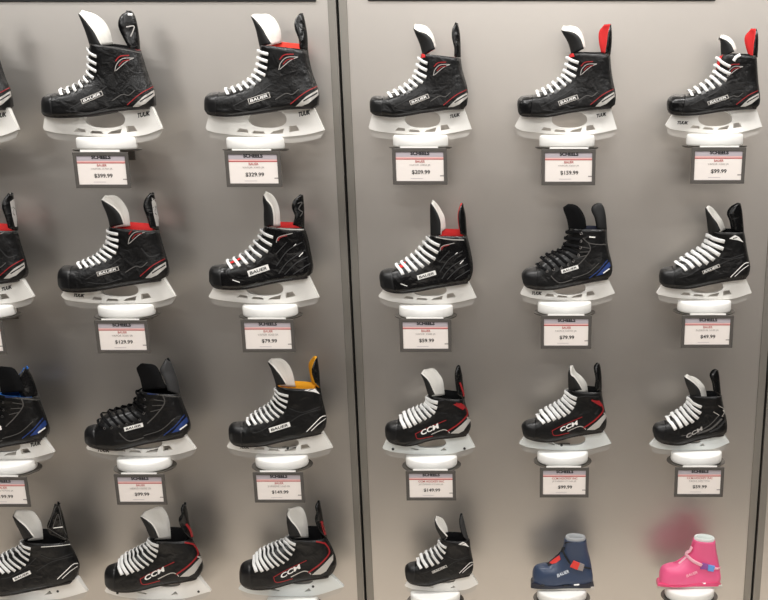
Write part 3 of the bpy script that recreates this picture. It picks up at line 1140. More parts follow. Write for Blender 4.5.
S['b5'] = dict(o=(645, 195, 5.0), art='supreme', style='dark', label='black hockey skate with thick white laces and white heel lines, last skate of second row',
    F1=[(74, 430), (70, 402), (80, 372), (105, 360), (150, 352)], F2=[(200, 315), (260, 282), (300, 255)], F3=[(315, 225), (320, 205), (328, 180)],
    B1=[(92, 446), (150, 455)], B2=[(220, 455), (320, 436), (420, 419), (500, 409)], B3=[(522, 370), (522, 335), (512, 280), (505, 240), (500, 205), (495, 182)],
    T=([(322, 215), (312, 160), (308, 120), (303, 88), (301, 66)], [(378, 178), (360, 140), (336, 110), (315, 82), (303, 62)], [(396, 172), (382, 130), (356, 95), (332, 66), (310, 54)]),
    G=([(445, 180), (435, 130), (422, 97), (436, 65), (468, 41)], [(496, 192), (491, 130), (486, 80), (478, 41)]),
    E=[(198, 382), (240, 366), (285, 352), (328, 337), (362, 312), (386, 285), (394, 252), (402, 205)], n=8, name=((286, 388), (373, 352), 17),
    HB=[(57, 488), (66, 497), (150, 513), (290, 522), (430, 518), (532, 488)], FT=(80, 452), RT=(501, 414), hole=(305, 456, 84, 34), wup=.010,
    lift=.004, lining='felt_black', lw=.0056)
S['c1'] = dict(o=(75, 350, 4.444), art='nexus', style='white', label='all-black hockey skate with black laces and grey guard, above the left $99.99 tag',
    F1=[(54, 396), (45, 368), (52, 345), (75, 333), (112, 326)], F2=[(128, 290), (190, 268), (250, 252), (275, 236)], F3=[(276, 212), (282, 192), (298, 172)],
    B1=[(72, 411), (130, 422)], B2=[(220, 425), (330, 401), (420, 386), (490, 375)], B3=[(510, 345), (508, 305), (495, 268), (482, 235), (472, 208), (468, 190)],
    T=([(300, 178), (290, 132), (281, 108), (275, 92), (273, 80)], [(400, 170), (382, 125), (366, 90), (345, 68), (292, 60)], [(410, 168), (386, 124), (370, 90), (350, 66), (298, 58)]),
    G=([(412, 180), (395, 125), (377, 92), (392, 62), (406, 40)], [(468, 195), (458, 140), (442, 92), (425, 50)]),
    E=[(120, 345), (155, 342), (195, 334), (228, 327), (262, 320), (292, 300), (306, 270), (309, 240), (306, 190)], n=9, name=((219, 353), (303, 331), 18),
    HB=[(53, 432), (60, 440), (140, 460), (290, 470), (430, 466), (539, 438)], FT=(63, 415), RT=(494, 380), hole=(310, 408, 82, 30), wup=.012,
    tuuk=((100, 443), (156, 447), 14), lift=.003, felt='felt_black', tonguemat='felt_black', lace='lace_black', eyelets=True, lining='felt_black', guardmat='charcoal', bootmat='boot_black',
    extra=[('line', 'accent_blue', 9, [(335, 186), (398, 184)])])
S['c2'] = dict(o=(218, 345, 4.8), art='supreme', style='white', label='black hockey skate with yellow collar lining and cream tongue, above the left $149.99 tag',
    F1=[(62, 442), (52, 408), (60, 382), (85, 369), (145, 366)], F2=[(165, 345), (200, 320), (245, 295), (268, 272)], F3=[(284, 245), (286, 220), (280, 190)],
    B1=[(82, 462), (140, 470)], B2=[(230, 465), (340, 443), (430, 426), (500, 413)], B3=[(518, 380), (520, 340), (510, 295), (500, 255), (495, 225), (491, 202)],
    T=([(282, 195), (270, 150), (258, 112), (246, 92), (239, 80)], [(325, 190), (300, 150), (280, 125), (265, 106), (242, 84)], [(371, 198), (356, 130), (335, 90), (302, 65), (252, 68)]),
    G=([(466, 180), (450, 130), (458, 90), (474, 62)], [(491, 205), (488, 140), (483, 100), (477, 55)], [(455, 180), (440, 110), (443, 80), (466, 52)]),
    E=[(148, 388), (185, 382), (213, 375), (243, 370), (274, 357), (304, 340), (324, 312), (333, 282), (338, 255), (340, 222)], n=10, name=((246, 410), (346, 379), 23),
    HB=[(45, 482), (52, 492), (140, 512), (290, 523), (430, 519), (551, 490)], FT=(62, 455), RT=(506, 418), hole=(305, 466, 86, 29), wup=.010,
    tuuk=((106, 490), (152, 492), 11), lift=.006, lining='lining_yellow', guardin='lining_yellow', bolts=[(327, 481)])
S['c3'] = dict(o=(375, 355, 5.4545), art='ccm', style='ccm', label='black and red hockey skate with cream tongue above the right-hand $149.99 tag',
    F1=[(60, 432), (55, 402), (65, 375), (90, 360), (145, 346)], F2=[(165, 322), (200, 308), (245, 290), (278, 275)], F3=[(290, 255), (292, 235), (296, 215)],
    B1=[(78, 456), (125, 470)], B2=[(200, 475), (320, 446), (420, 436), (500, 426)], B3=[(522, 390), (520, 355), (508, 312), (497, 275), (491, 252), (489, 235)],
    T=([(296, 228), (281, 172), (268, 132), (257, 113), (249, 100)], [(325, 216), (305, 172), (290, 142), (272, 122), (251, 104)], [(377, 215), (368, 140), (345, 100), (315, 72), (262, 85)]),
    G=([(450, 215), (442, 145), (440, 102), (448, 72), (458, 62)], [(491, 235), (481, 160), (476, 110), (466, 64)]),
    E=[(158, 402), (190, 396), (216, 384), (242, 370), (268, 357), (293, 344), (315, 330), (334, 308), (342, 275), (345, 236)], n=9, name=((250, 425), (346, 384), 27),
    HB=[(42, 502), (48, 510), (110, 528), (240, 540), (400, 538), (546, 500)], FT=(60, 462), RT=(507, 430), hole=(305, 474, 84, 30), wins='tri', wup=.01,
    lift=0.011, holdmat='holder_ice', bolts=[(98, 513), (488, 510)], lw=.0058, extra=[('poly', 'accent_red', [(425, 268), (470, 262), (488, 290), (478, 300)])], lining='felt_black')
S['c4'] = dict(o=(510, 355, 5.4545), art='ccm', style='ccm', label='black and red hockey skate above the right-hand $99.99 tag in the third row',
    F1=[(70, 418), (63, 388), (75, 365), (100, 352), (155, 341)], F2=[(175, 312), (220, 290), (268, 265), (300, 242)], F3=[(310, 220), (315, 200), (325, 185)],
    B1=[(87, 436), (140, 450)], B2=[(230, 455), (340, 431), (430, 416), (505, 406)], B3=[(525, 370), (525, 332), (515, 288), (508, 250), (503, 218), (501, 195)],
    T=([(322, 205), (318, 155), (318, 120), (320, 88), (324, 58)], [(392, 190), (375, 160), (350, 125), (330, 110), (323, 64)], [(421, 200), (415, 155), (387, 120), (357, 98), (330, 58)]),
    G=([(470, 190), (476, 140), (466, 92), (466, 66), (477, 47)], [(501, 198), (500, 130), (496, 78), (488, 46)]),
    E=[(180, 376), (210, 367), (238, 357), (266, 347), (292, 337), (320, 322), (342, 300), (356, 275), (363, 250), (367, 215)], n=9, name=((272, 408), (368, 367), 23),
    HB=[(50, 478), (58, 486), (120, 505), (280, 518), (420, 514), (552, 480)], FT=(77, 443), RT=(511, 412), hole=(320, 458, 92, 34), wins='tri', wup=.02,
    lift=0.006, holdmat='holder_ice', lw=.0058, extra=[('poly', 'accent_red', [(445, 250), (485, 248), (503, 272), (492, 280)])], lining='felt_black', bolts=[(287, 473)])
S['c5'] = dict(o=(640, 360, 5.4545), art='ccmgrey', style='ccmgrey', label='black hockey skate with grey trim and grey side lettering, above the right-hand $59.99 tag',
    F1=[(74, 404), (68, 376), (80, 350), (105, 338), (150, 327)], F2=[(165, 308), (200, 290), (240, 265), (260, 247)], F3=[(270, 225), (272, 205), (278, 188)],
    B1=[(88, 422), (130, 440)], B2=[(220, 446), (320, 421), (400, 406), (455, 400)], B3=[(472, 370), (472, 325), (462, 280), (453, 240), (448, 212), (445, 190)],
    T=([(276, 205), (262, 160), (251, 130), (245, 110), (239, 90)], [(335, 205), (325, 165), (300, 135), (275, 115), (243, 95)], [(361, 210), (350, 150), (326, 118), (297, 95), (248, 82)]),
    G=([(412, 178), (405, 130), (391, 92), (400, 66), (415, 54)], [(443, 195), (438, 140), (433, 92), (427, 56)]),
    E=[(186, 382), (215, 374), (247, 358), (278, 346), (304, 332), (326, 307), (334, 275), (338, 230)], n=7, name=((250, 418), (339, 371), 20),
    HB=[(51, 457), (58, 464), (110, 482), (250, 491), (400, 482), (487, 447)], FT=(78, 430), RT=(461, 405), hole=(290, 440, 40, 12), wins='tri', wup=.02,
    lift=0.006, holdmat='holder_ice', lw=.0058, lining='felt_black', bolts=[(287, 438)])
S['d0'] = dict(o=(0, 495, 5.714), art='supreme', style='white', label='black hockey skate cut off by left edge with grey triangular guard, bottom row',
    F1=[(-122, 500), (-130, 465), (-120, 430), (-90, 410), (-50, 402)], F2=[(-20, 370), (30, 345), (85, 318), (115, 305)], F3=[(132, 285), (136, 265), (142, 250)],
    B1=[(-100, 525), (-50, 538)], B2=[(30, 545), (150, 530), (290, 505), (420, 480)], B3=[(442, 450), (455, 400), (440, 355), (420, 320), (402, 285), (393, 258)],
    T=([(142, 262), (125, 220), (108, 180), (88, 145), (74, 118)], [(190, 244), (165, 210), (138, 178), (105, 150), (76, 122)], [(247, 248), (240, 170), (215, 120), (180, 88), (90, 85)]),
    G=([(285, 225), (268, 180), (288, 130), (308, 82), (322, 52)], [(393, 265), (375, 180), (356, 110), (332, 55)]),
    E=[(-20, 450), (30, 446), (66, 441), (102, 430), (134, 412), (158, 390), (169, 362), (175, 328), (178, 280)], n=9, name=((76, 484), (176, 439), 21),
    HB=[(-140, 555), (-130, 566), (-50, 585), (100, 598), (330, 592), (502, 547)], FT=(-110, 532), RT=(450, 472), hole=(200, 522, 75, 18), wins='tri', wup=.02,
    lift=0.019, lining='felt_black', bolts=[(330, 550)], lw=.005,
    extra=[('line', 'accent_white', 4, [(400, 282), (330, 290), (235, 296)])])
S['d0']['gart'] = [('stitch_grey', 3, [(275, 185), (325, 60), (360, 180), (380, 230)]), ('stitch_grey', 3, [(300, 190), (330, 110), (345, 170)]), ('accent_white', 5, [(305, 188), (358, 182)]), ('stitch_grey', 3, [(275, 190), (330, 225), (375, 250)])]
S['d1'] = dict(o=(95, 495, 5.717), art='ccm', style='ccm', label='black and red hockey skate with broad cream tongue, second in bottom row',
    F1=[(67, 492), (58, 455), (65, 417), (90, 398), (150, 384)], F2=[(175, 350), (220, 328), (265, 305), (300, 286)], F3=[(314, 272), (320, 255), (328, 242)],
    B1=[(92, 513), (150, 525)], B2=[(250, 521), (400, 491), (500, 476), (590, 461)], B3=[(615, 420), (612, 372), (597, 328), (577, 288), (562, 262), (556, 246)],
    T=([(325, 255), (306, 205), (295, 172), (281, 150), (260, 122)], [(362, 246), (345, 205), (325, 172), (300, 150), (264, 125)], [(434, 245), (426, 150), (406, 95), (370, 64), (285, 92)]),
    G=([(515, 215), (480, 145), (500, 110), (497, 78), (510, 55)], [(561, 248), (542, 180), (531, 120), (519, 56)]),
    E=[(150, 456), (188, 455), (206, 446), (246, 434), (268, 425), (293, 411), (315, 396), (340, 372), (355, 345), (364, 310), (366, 265)], n=10, name=((284, 477), (396, 421), 27),
    HB=[(60, 542), (68, 552), (150, 577), (300, 592), (500, 590), (664, 545)], FT=(74, 515), RT=(597, 466), hole=(425, 497, 70, 22), wins='tri', wup=.015,
    lift=0.02, lining='felt_black', bolts=[(128, 560), (592, 552)], lw=.0056, guardmat='boot_gloss')
S['d2'] = dict(o=(230, 495, 5.717), art='ccm', style='ccm', label='black hockey skate with red outlined side lettering beside the seam in bottom row',
    F1=[(64, 482), (55, 447), (62, 405), (85, 380), (145, 364)], F2=[(180, 322), (230, 298), (285, 276), (318, 265)], F3=[(331, 255), (336, 245), (345, 236)],
    B1=[(87, 500), (150, 512)], B2=[(250, 506), (380, 476), (480, 461), (570, 449)], B3=[(605, 412), (606, 362), (592, 318), (572, 275), (559, 252), (553, 238)],
    T=([(342, 248), (335, 200), (330, 162), (326, 132), (323, 105)], [(405, 240), (386, 200), (366, 172), (346, 150), (325, 118)], [(447, 238), (442, 160), (426, 95), (396, 64), (330, 84)]),
    G=([(515, 205), (490, 140), (500, 98), (494, 64), (504, 43)], [(556, 240), (536, 165), (526, 105), (515, 44)]),
    E=[(146, 440), (180, 438), (210, 431), (242, 417), (270, 409), (298, 396), (324, 381), (345, 358), (366, 325), (376, 295), (378, 258)], n=10, name=((290, 465), (401, 405), 26),
    HB=[(50, 528), (58, 537), (130, 562), (290, 575), (480, 572), (652, 520)], FT=(75, 503), RT=(582, 455), hole=(405, 482, 72, 22), wins='tri', wup=.015,
    lift=0.02, holdmat='holder_ice', lining='felt_black', bolts=[(378, 495), (475, 523)], lw=.0056)
S['d3'] = dict(o=(395, 505, 6.32), art='supreme', style='dark', label='small black hockey skate with oval white tongue tip, right of the seam in bottom row',
    F1=[(72, 447), (62, 412), (70, 380), (95, 365), (150, 356)], F2=[(175, 320), (210, 302), (250, 283), (275, 266)], F3=[(287, 250), (290, 230), (297, 208)],
    B1=[(88, 467), (130, 480)], B2=[(220, 486), (320, 461), (410, 441), (475, 429)], B3=[(495, 395), (493, 352), (485, 312), (478, 272), (475, 242), (472, 216)],
    T=([(298, 225), (277, 180), (263, 150), (255, 120), (249, 92)], [(328, 205), (305, 178), (280, 150), (262, 120), (251, 95)], [(330, 200), (327, 145), (312, 107), (292, 80), (258, 68)]),
    G=([(435, 200), (416, 145), (412, 102), (417, 75), (423, 62)], [(471, 228), (452, 165), (440, 112), (428, 62)]),
    E=[(158, 404), (205, 394), (242, 383), (280, 367), (306, 332), (322, 295), (330, 240)], n=7, name=((234, 425), (328, 384), 16),
    HB=[(63, 502), (70, 512), (130, 530), (290, 540), (440, 532), (526, 495)], FT=(82, 472), RT=(487, 434), hole=(305, 468, 76, 20), wins='tri', wup=.012,
    lift=0.012, lining='felt_black', lw=.0052, guardmat='charcoal', fat=1.02)

S['d1']['gart'] = [('accent_red', 13, [(520, 165), (543, 200), (555, 240)])]
S['d2']['gart'] = [('accent_red', 13, [(520, 150), (540, 185), (551, 228)])]
S['c3']['gart'] = [('accent_red', 9, [(462, 150), (476, 190), (486, 226)])]

# (skate, dx, dy, overrides, puck (x0, x1), shelf label, card (l, t, r, b), tab (l, r), tag lines, tag label)
ROWS = [
    ('a1', -143.5, 1.0, dict(label='black hockey skate of which only the heel shows at left edge of top row', tuuk=((455, 492), (512, 480), 18)), (-66, -8), 'white puck shelf under the heel cut off at top left, mostly outside the picture', None, None, None, None),
    ('a1', 0, 0, {}, (77.2, 135.8), 'white puck shelf above the $399.99 tag', (77.6, 156, 125.8, 184.5), (80, 119.5), ('BAUER', 'VAPOR X700 JR', '$399.99'), 'grey framed price tag reading $399.99'),
    ('a2', 0, 0, {}, (226.7, 284), 'white puck shelf above the $329.99 tag', (229, 154.5, 277.6, 183.4), (232, 271), ('BAUER', 'VAPOR X900 JR', '$329.99'), 'grey framed price tag reading $329.99'),
    ('a3', 0, 0, {}, (393, 448), 'white puck shelf above the $209.99 tag', (396, 152, 443.6, 181), (400, 438), ('BAUER', 'VAPOR X800 JR', '$209.99'), 'grey framed price tag reading $209.99'),
    ('a4', 0, 0, {}, (539.4, 594.7), 'white puck shelf above the $159.99 tag', (545, 152.8, 592, 181.6), (549.6, 588.4), ('BAUER', 'VAPOR X600 JR', '$159.99'), 'grey framed price tag reading $159.99'),
    ('a5', 0, 0, {}, (686.7, 743), 'white puck shelf above the top row $99.99 tag', (694.6, 151.2, 741.8, 180), (699.8, 739), ('BAUER', 'VAPOR X500 JR', '$99.99'), 'grey framed price tag reading $99.99 in the top row'),
    ('b1', -141.5, 0.5, dict(label='black hockey skate heel with red line, cut off by left edge in second row', tuuk=((430, 480), (478, 466), 15), name=((217, 412), (318, 384), 20)), (-42.5, 13.5), 'white puck shelf cut off by the left edge in second row', (-44.5, 324.5, 1.2, 351), (-40, -3), ('BAUER', 'VAPOR X500 JR', '$149.99'), 'price tag of which only a white sliver shows at the left edge'),
    ('b1', 0, 0, {}, (98.7, 154), 'white puck shelf above the $129.99 tag', (99.2, 323.8, 145.4, 350), (101.3, 139), ('BAUER', 'VAPOR X500 SR', '$129.99'), 'grey framed price tag reading $129.99'),
    ('b2', 0, 0, {}, (242.8, 297.5), 'white puck shelf above the $79.99 tag left of the seam', (245, 322.8, 291, 349), (247.8, 285.5), ('BAUER', 'VAPOR X300 SR', '$79.99'), 'grey framed price tag reading $79.99 left of the seam'),
    ('b3', 0, 0, {}, (399, 452.8), 'white puck shelf above the $59.99 tag right of the seam in second row', (403, 322.3, 448, 348.7), (406.3, 443.4), ('BAUER', 'VAPOR X300 JR', '$59.99'), 'grey framed price tag reading $59.99 beside the seam'),
    ('b4', 0, 0, {}, (537.7, 591.4), 'white puck shelf above the $79.99 tag under the black laced skate', (544, 319.2, 588.2, 345.6), (547.8, 584.4), ('BAUER', 'NEXUS N5000 JR', '$79.99'), 'grey framed price tag reading $79.99 under the black laced skate'),
    ('b5', 0, 0, {}, (677.6, 731), 'white puck shelf above the $49.99 tag', (684.8, 318.7, 729.8, 344.6), (690.2, 726), ('BAUER', 'SUPREME S140 JR', '$49.99'), 'grey framed price tag reading $49.99'),
    ('c1', -141.5, 3.0, dict(label='black hockey skate cut off by the left edge with blue collar lining, in third row', lining='lining_blue', guardmat='boot_gloss', tuuk=((430, 410), (478, 398), 15), guardin='lining_blue', lift=.008,
        G=([(395, 205), (372, 160), (360, 125), (385, 92), (408, 68)], [(466, 200), (455, 150), (440, 110), (416, 66)])), (-21, 34.6), 'white puck shelf cut off by the left edge in third row', (-20.5, 480.2, 25.5, 504), (-16, 17.6), ('BAUER', 'NEXUS N7000 JR', '$199.99'), 'price tag cut off by the left edge reading only 99.99'),
    ('c1', 0, 0, {}, (117.6, 170.8), 'white puck shelf above the third row $99.99 tag at left', (118.6, 477.5, 162.4, 501.8), (121, 156.4), ('BAUER', 'NEXUS N5000 SR', '$99.99'), 'grey framed price tag reading $99.99 under the black laced skate at left'),
    ('c2', 0, 0, {}, (255.5, 308), 'white puck shelf above the $149.99 tag left of the seam', (257, 475.4, 300.8, 499.7), (259.8, 295.5), ('BAUER', 'SUPREME S160 SR', '$149.99'), 'grey framed price tag reading $149.99 left of the seam'),
    ('c3', 0, 0, {}, (405.8, 457), 'white puck shelf above the $149.99 tag right of the seam', (409.3, 473.9, 452.6, 497.5), (412.9, 447.7), ('CCM HOCKEY INC', 'JETSPEED FT380 JR', '$149.99'), 'grey framed price tag reading $149.99 right of the seam'),
    ('c4', 0, 0, {}, (537.3, 588), 'white puck shelf above the third row $99.99 tag right of the seam', (543, 470.8, 585.6, 494.5), (546.4, 581), ('CCM HOCKEY INC', 'JETSPEED FT340 JR', '$99.99'), 'grey framed price tag reading $99.99 in the third row right of the seam'),
    ('c5', 0, 0, {}, (671, 721.6), 'white puck shelf above the lower right $59.99 tag', (677.8, 470.5, 720.5, 494.1), (683, 717), ('CCM HOCKEY INC', 'TACKS 3092 YTH', '$59.99'), 'grey framed price tag reading $59.99 at lower right'),
    ('d0', 0, 0, {}, (4.5, 55.5), 'white puck shelf under the skate cut off at bottom left', None, None, None, None),
    ('d1', 0, 0, {}, (136, 186.5), 'white puck shelf under the second skate of bottom row', None, None, None, None),
    ('d2', 0, 0, {}, (267.6, 318), 'white puck shelf under the bottom row skate left of the seam', None, None, None, None),
    ('d3', 0, 0, {}, (410.5, 460), 'white puck shelf under the small bottom row skate right of the seam', None, None, None, None),
]


def build_shelf_and_tag(row, zmin, zb):
    _, _, _, _, pk, slabel, card, strip, lines, tlabel = row
    zz = zmin - 0.0006
    y = at(0, 300, YC)
    # depth-true edges of the puck at its own height
    px0, px1 = pk
    k0 = at(px0, pixel_row(zz), YC).x
    k1 = at(px1, pixel_row(zz), YC).x
    info = shelf(k0, k1, zz, zb, slabel)
    if card:
        price_tag(card, strip, lines, tlabel, info)


def pixel_row(z, Y=YC, x=0.0):
    v = Vector((x, Y, z)) - CAM
    return PY0 - FOC * v.dot(UPV) / v.dot(FWD)


for row in ROWS:
    key, dx, dy, ov = row[:4]
    root, zmin, zb = hockey_skate(S[key], dx, dy, **ov)
    build_shelf_and_tag(row, zmin, zb)


# ------------------------------------------------------------------ the two moulded toddler skates


def toddler_skate(d):
    ox, oy, sc = d['o']

    def P(p):
        return (ox + p[0] / sc, oy + p[1] / sc)

    def PL(l):
        return [P(p) for p in l]
    w = [[xz(P(p)) for p in d[k]] for k in ('F', 'B')]
    nF = resample(w[0], 120)
    nB = resample(w[1], 120)
    boot = Boot(nF, nB, 1.14, 0.10, 40, 14)
    base = xz(P(((d['B'][0][0] + d['B'][-1][0]) / 2, d['base'])))
    root = thing('toddler_skate', d['label'], 'skate', (base.x, YC, base.y), 'moulded toddler skates')
    vs, fs = boot.mesh(0, 1, 40)
    shell = pymesh('boot_shell', vs, fs, d['shell'], root, True, merge=0.0002)
    md = shell.modifiers.new('thickness', 'SOLIDIFY')
    md.thickness = 0.004
    md.offset = -1
    bm = bmesh.new()
    bm.from_mesh(shell.data)
    dr = Drape(BVHTree.FromBMesh(bm), YC)
    bm.free()
    # padded liner standing up out of the cuff
    G, H = pt(nF, 1.0), pt(nB, 1.0)
    Gd, Hd = pt(nF, 0.80), pt(nB, 0.80)
    up = Vector((-(H - G).y, (H - G).x)).normalized() * 0.0085
    vs, fs = [], []
    NL = 32
    rows = [(Gd, Hd, 0.0, 0.86), (G, H, 0.0, 0.90), (G, H, 0.7, 0.92), (G, H, 1.0, 0.86), (G, H, 0.8, 0.72), (G, H, 0.0, 0.68), (Gd, Hd, 0.0, 0.62)]
    for a0, b0, k, f in rows:
        for j in range(NL):
            a = 2 * math.pi * j / NL
            s = 0.5 - 0.5 * f * math.cos(a)
            q = a0.lerp(b0, s) + up * k
            vs.append((q.x, YC + math.sin(a) * boot.fat * 0.134 * boot.L * f * 0.98, q.y))
    for i in range(len(rows) - 1):
        for j in range(NL):
            k = (j + 1) % NL
            fs.append((i * NL + j, i * NL + k, (i + 1) * NL + k, (i + 1) * NL + j))
    fs.append(tuple((len(rows) - 1) * NL + j for j in range(NL)))
    pymesh('cuff_liner', vs, fs, d['liner'], root, True)
    # inner tongue standing behind the front of the cuff
    tg = PL(d['tongue'])
    drape_polys('tongue_strip', dr, [tg], d['tonguemat'], root, 0.0012, 1.2)
    # front slit of the shell
    drape_polys('front_opening', dr, line_polys(PL(d['slit']), 1.0), d['dark'], root, 0.0010, 1.2)
    if d.get('cuffline'):
        drape_polys('cuff_edge', dr, line_polys(PL(d['cuffline']), 1.1), d['dark'], root, 0.0012, 1.2)
    # moulded chassis
    line = resample([xz(P(p)) for p in d['ctop']], 30)
    bot = xz(P((0, d['base']))).y
    vs, fs = [], []
    x0, x1 = line[0].x, line[-1].x
    for i, q in enumerate(line):
        u = (q.x - x0) / (x1 - x0)
        wv = plan(min(0.999, max(0.02, u * 0.94 + 0.04)), 1.14) * boot.L * (1 - 0.45 * sm(0.92, 1.0, u)) + 0.001
        vs += [(q.x, YC - wv * 0.92, bot + 0.0055), (q.x, YC + wv * 0.92, bot + 0.0055), (q.x, YC + wv, q.y), (q.x, YC - wv, q.y)]
    for i in range(len(line) - 1):
        for k in range(4):
            fs.append((i * 4 + k, i * 4 + (k + 1) % 4, i * 4 + 4 + (k + 1) % 4, i * 4 + 4 + k))
    fs += [(0, 1, 2, 3), tuple(len(vs) - 4 + k for k in range(4))]
    ch = pymesh('chassis', vs, fs, d['chassis'], root)
    md = ch.modifiers.new('bevel', 'BEVEL')
    md.width = 0.002
    md.segments = 2
    cb = bmesh.new()
    cb.from_mesh(ch.data)
    cdr = Drape(BVHTree.FromBMesh(cb), YC)
    cb.free()
    drape_polys('chassis_mark', cdr, [PL(d['mark'])], 'accent_white', root, 0.0026, 1.2)
    drape_polys('chassis_groove', cdr, line_polys(PL(d['groove']), 1.0), d['dark'], root, 0.0022, 1.2)
    # two steel runners
    for s in (-1, 1):
        yy = YC + s * boot.L * 0.11
        v, f = box_vf(x0 + 0.001, x1 + 0.001, yy - 0.0016, yy + 0.0016, bot - 0.0015, bot + 0.009)
        r_ = pymesh('steel_runner', v, f, 'runner_steel', root)
        md = r_.modifiers.new('bevel', 'BEVEL')
        md.width = 0.0008
    # strap with buckle and clip
    for nm, ln, wd, mm, off in d['straps']:
        pts = catmull([dr.hit(P(p), off) for p in ln], 6)
        cc = pt(nF, 0.75).lerp(pt(nB, 0.75), 0.5)
        c3 = Vector((cc.x, YC + 0.02, cc.y))
        v, f = ribbon(pts, [(p - c3).normalized() for p in pts], wd, 0.0014)
        pymesh(nm, v, f, mm, root, True)
    for nm, quad, mm, off in d['plates']:
        q = [dr.hit(p, off) for p in PL(quad)]
        nrm = (q[1] - q[0]).cross(q[3] - q[0]).normalized()
        if nrm.y > 0:
            nrm = -nrm
        vs = q + [p - nrm * (off + 0.002) for p in q]
        fs = [(0, 1, 2, 3), (7, 6, 5, 4)] + [(k, 4 + k, 4 + (k + 1) % 4, (k + 1) % 4) for k in range(4)]
        o = pymesh(nm, vs, fs, mm, root)
        md = o.modifiers.new('bevel', 'BEVEL')
        md.width = 0.0012
        md.segments = 2
    a, b, h = d['name']
    drape_text('name_text', dr, 'BAUER', P(a), P(b), h / sc, d['textmat'], root, 0.0012, 0.03, 0.05)
    return root, bot


TOD_BLUE = dict(o=(520, 520, 7.5), label='navy blue moulded toddler skate with red buckle and red tongue patch', shell='kid_blue', chassis='kid_navy', dark='print_black', liner='liner_grey', tonguemat='buckle_red', textmat='text_pale', base=505,
    F=[(96, 455), (92, 415), (97, 370), (118, 338), (160, 326), (205, 322), (250, 285), (295, 245), (322, 200), (330, 160), (333, 138)],
    B=[(96, 458), (160, 470), (300, 470), (430, 468), (520, 462), (543, 425), (538, 360), (525, 290), (508, 220), (500, 170), (497, 145)],
    tongue=[(222, 322), (260, 290), (298, 266), (305, 296), (270, 322), (242, 332)], slit=[(200, 326), (240, 290), (290, 258), (310, 220), (322, 170), (326, 135)],
    cuffline=[(340, 180), (350, 168), (420, 160), (480, 150), (497, 140)],
    ctop=[(80, 470), (100, 446), (200, 462), (300, 466), (400, 462), (500, 452), (540, 440), (554, 480)],
    mark=[(400, 478), (420, 470), (442, 474), (445, 485), (405, 488)], groove=[(150, 490), (260, 485), (330, 490), (390, 483)],
    straps=[('strap', [(322, 215), (335, 255), (360, 300), (378, 325)], .0030, 'print_black', .0025), ('heel_strap', [(478, 352), (515, 360), (540, 366)], .0022, 'print_black', .0025)],
    plates=[('buckle', [(402, 302), (450, 322), (430, 372), (374, 348)], 'buckle_red', .0050), ('buckle_clip', [(448, 318), (482, 334), (470, 382), (430, 372)], 'buckle_grey', .0042)],
    name=((278, 418), (368, 381), 24))
TOD_PINK = dict(o=(645, 520, 7.5), label='bright pink moulded toddler skate with pale pink strap and blue clip', shell='kid_pink', chassis='kid_rose', dark='kid_rose', liner='liner_white', tonguemat='strap_pink', textmat='text_pink', base=490,
    F=[(108, 452), (105, 410), (112, 368), (130, 340), (170, 326), (215, 318), (262, 292), (302, 262), (338, 210), (354, 165), (360, 140)],
    B=[(108, 456), (170, 466), (300, 470), (440, 466), (540, 456), (560, 420), (558, 370), (548, 290), (536, 230), (530, 180), (527, 152)],
    tongue=[(248, 325), (285, 292), (318, 262), (326, 276), (290, 305), (262, 330)], slit=[(210, 322), (250, 310), (300, 280), (340, 230), (360, 190), (372, 165)],
    ctop=[(90, 488), (100, 455), (200, 464), (330, 462), (440, 450), (545, 445), (568, 480)],
    mark=[(388, 468), (420, 460), (456, 458), (454, 476), (395, 480)], groove=[(190, 484), (280, 478), (380, 462), (450, 440)],
    straps=[('strap', [(326, 200), (306, 225), (318, 260), (360, 302), (425, 335)], .0048, 'strap_pink', .0060), ('heel_strap', [(515, 362), (540, 364), (558, 358)], .0040, 'strap_pink', .0030)],
    plates=[('buckle', [(430, 318), (474, 330), (470, 368), (412, 366)], 'buckle_violet', .0050), ('buckle_clip', [(474, 332), (520, 345), (512, 384), (468, 378)], 'buckle_blue', .0060)],
    name=((310, 420), (395, 388), 20))
for d, pk, lab in ((TOD_BLUE, (537, 586.7), 'white puck shelf under the navy toddler skate'), (TOD_PINK, (665, 714.3), 'white puck shelf under the pink toddler skate')):
    root, bot = toddler_skate(d)
    zt = bot - 0.0015
    row = pixel_row(zt)
    # these stand flat on top of the puck
    shelf(at(pk[0], row, YC).x, at(pk[1], row, YC).x, zt - 0.0003, zt - 0.0090, lab)

# ------------------------------------------------------------------ the wall: three satin panels between grey edge strips


def wall_material():
    m = bpy.data.materials.new('satin_panel')
    m.use_nodes = True
    nt = m.node_tree
    b = nt.nodes['Principled BSDF']
    b.inputs['Base Color'].default_value = (*lin((211, 206, 200)), 1)
    b.inputs['Metallic'].default_value = WALL_METAL
    b.inputs['Roughness'].default_value = WALL_ROUGH
    tc = nt.nodes.new('ShaderNodeTexCoord')
    n = nt.nodes.new('ShaderNodeTexNoise')
    n.inputs['Scale'].default_value = 500
    nt.links.new(tc.outputs['Object'], n.inputs['Vector'])
    bp = nt.nodes.new('ShaderNodeBump')
    bp.inputs['Strength'].default_value = 0.06
    bp.inputs['Distance'].default_value = 0.001
    nt.links.new(n.outputs['Fac'], bp.inputs['Height'])
    nt.links.new(bp.outputs['Normal'], b.inputs['Normal'])
    return m


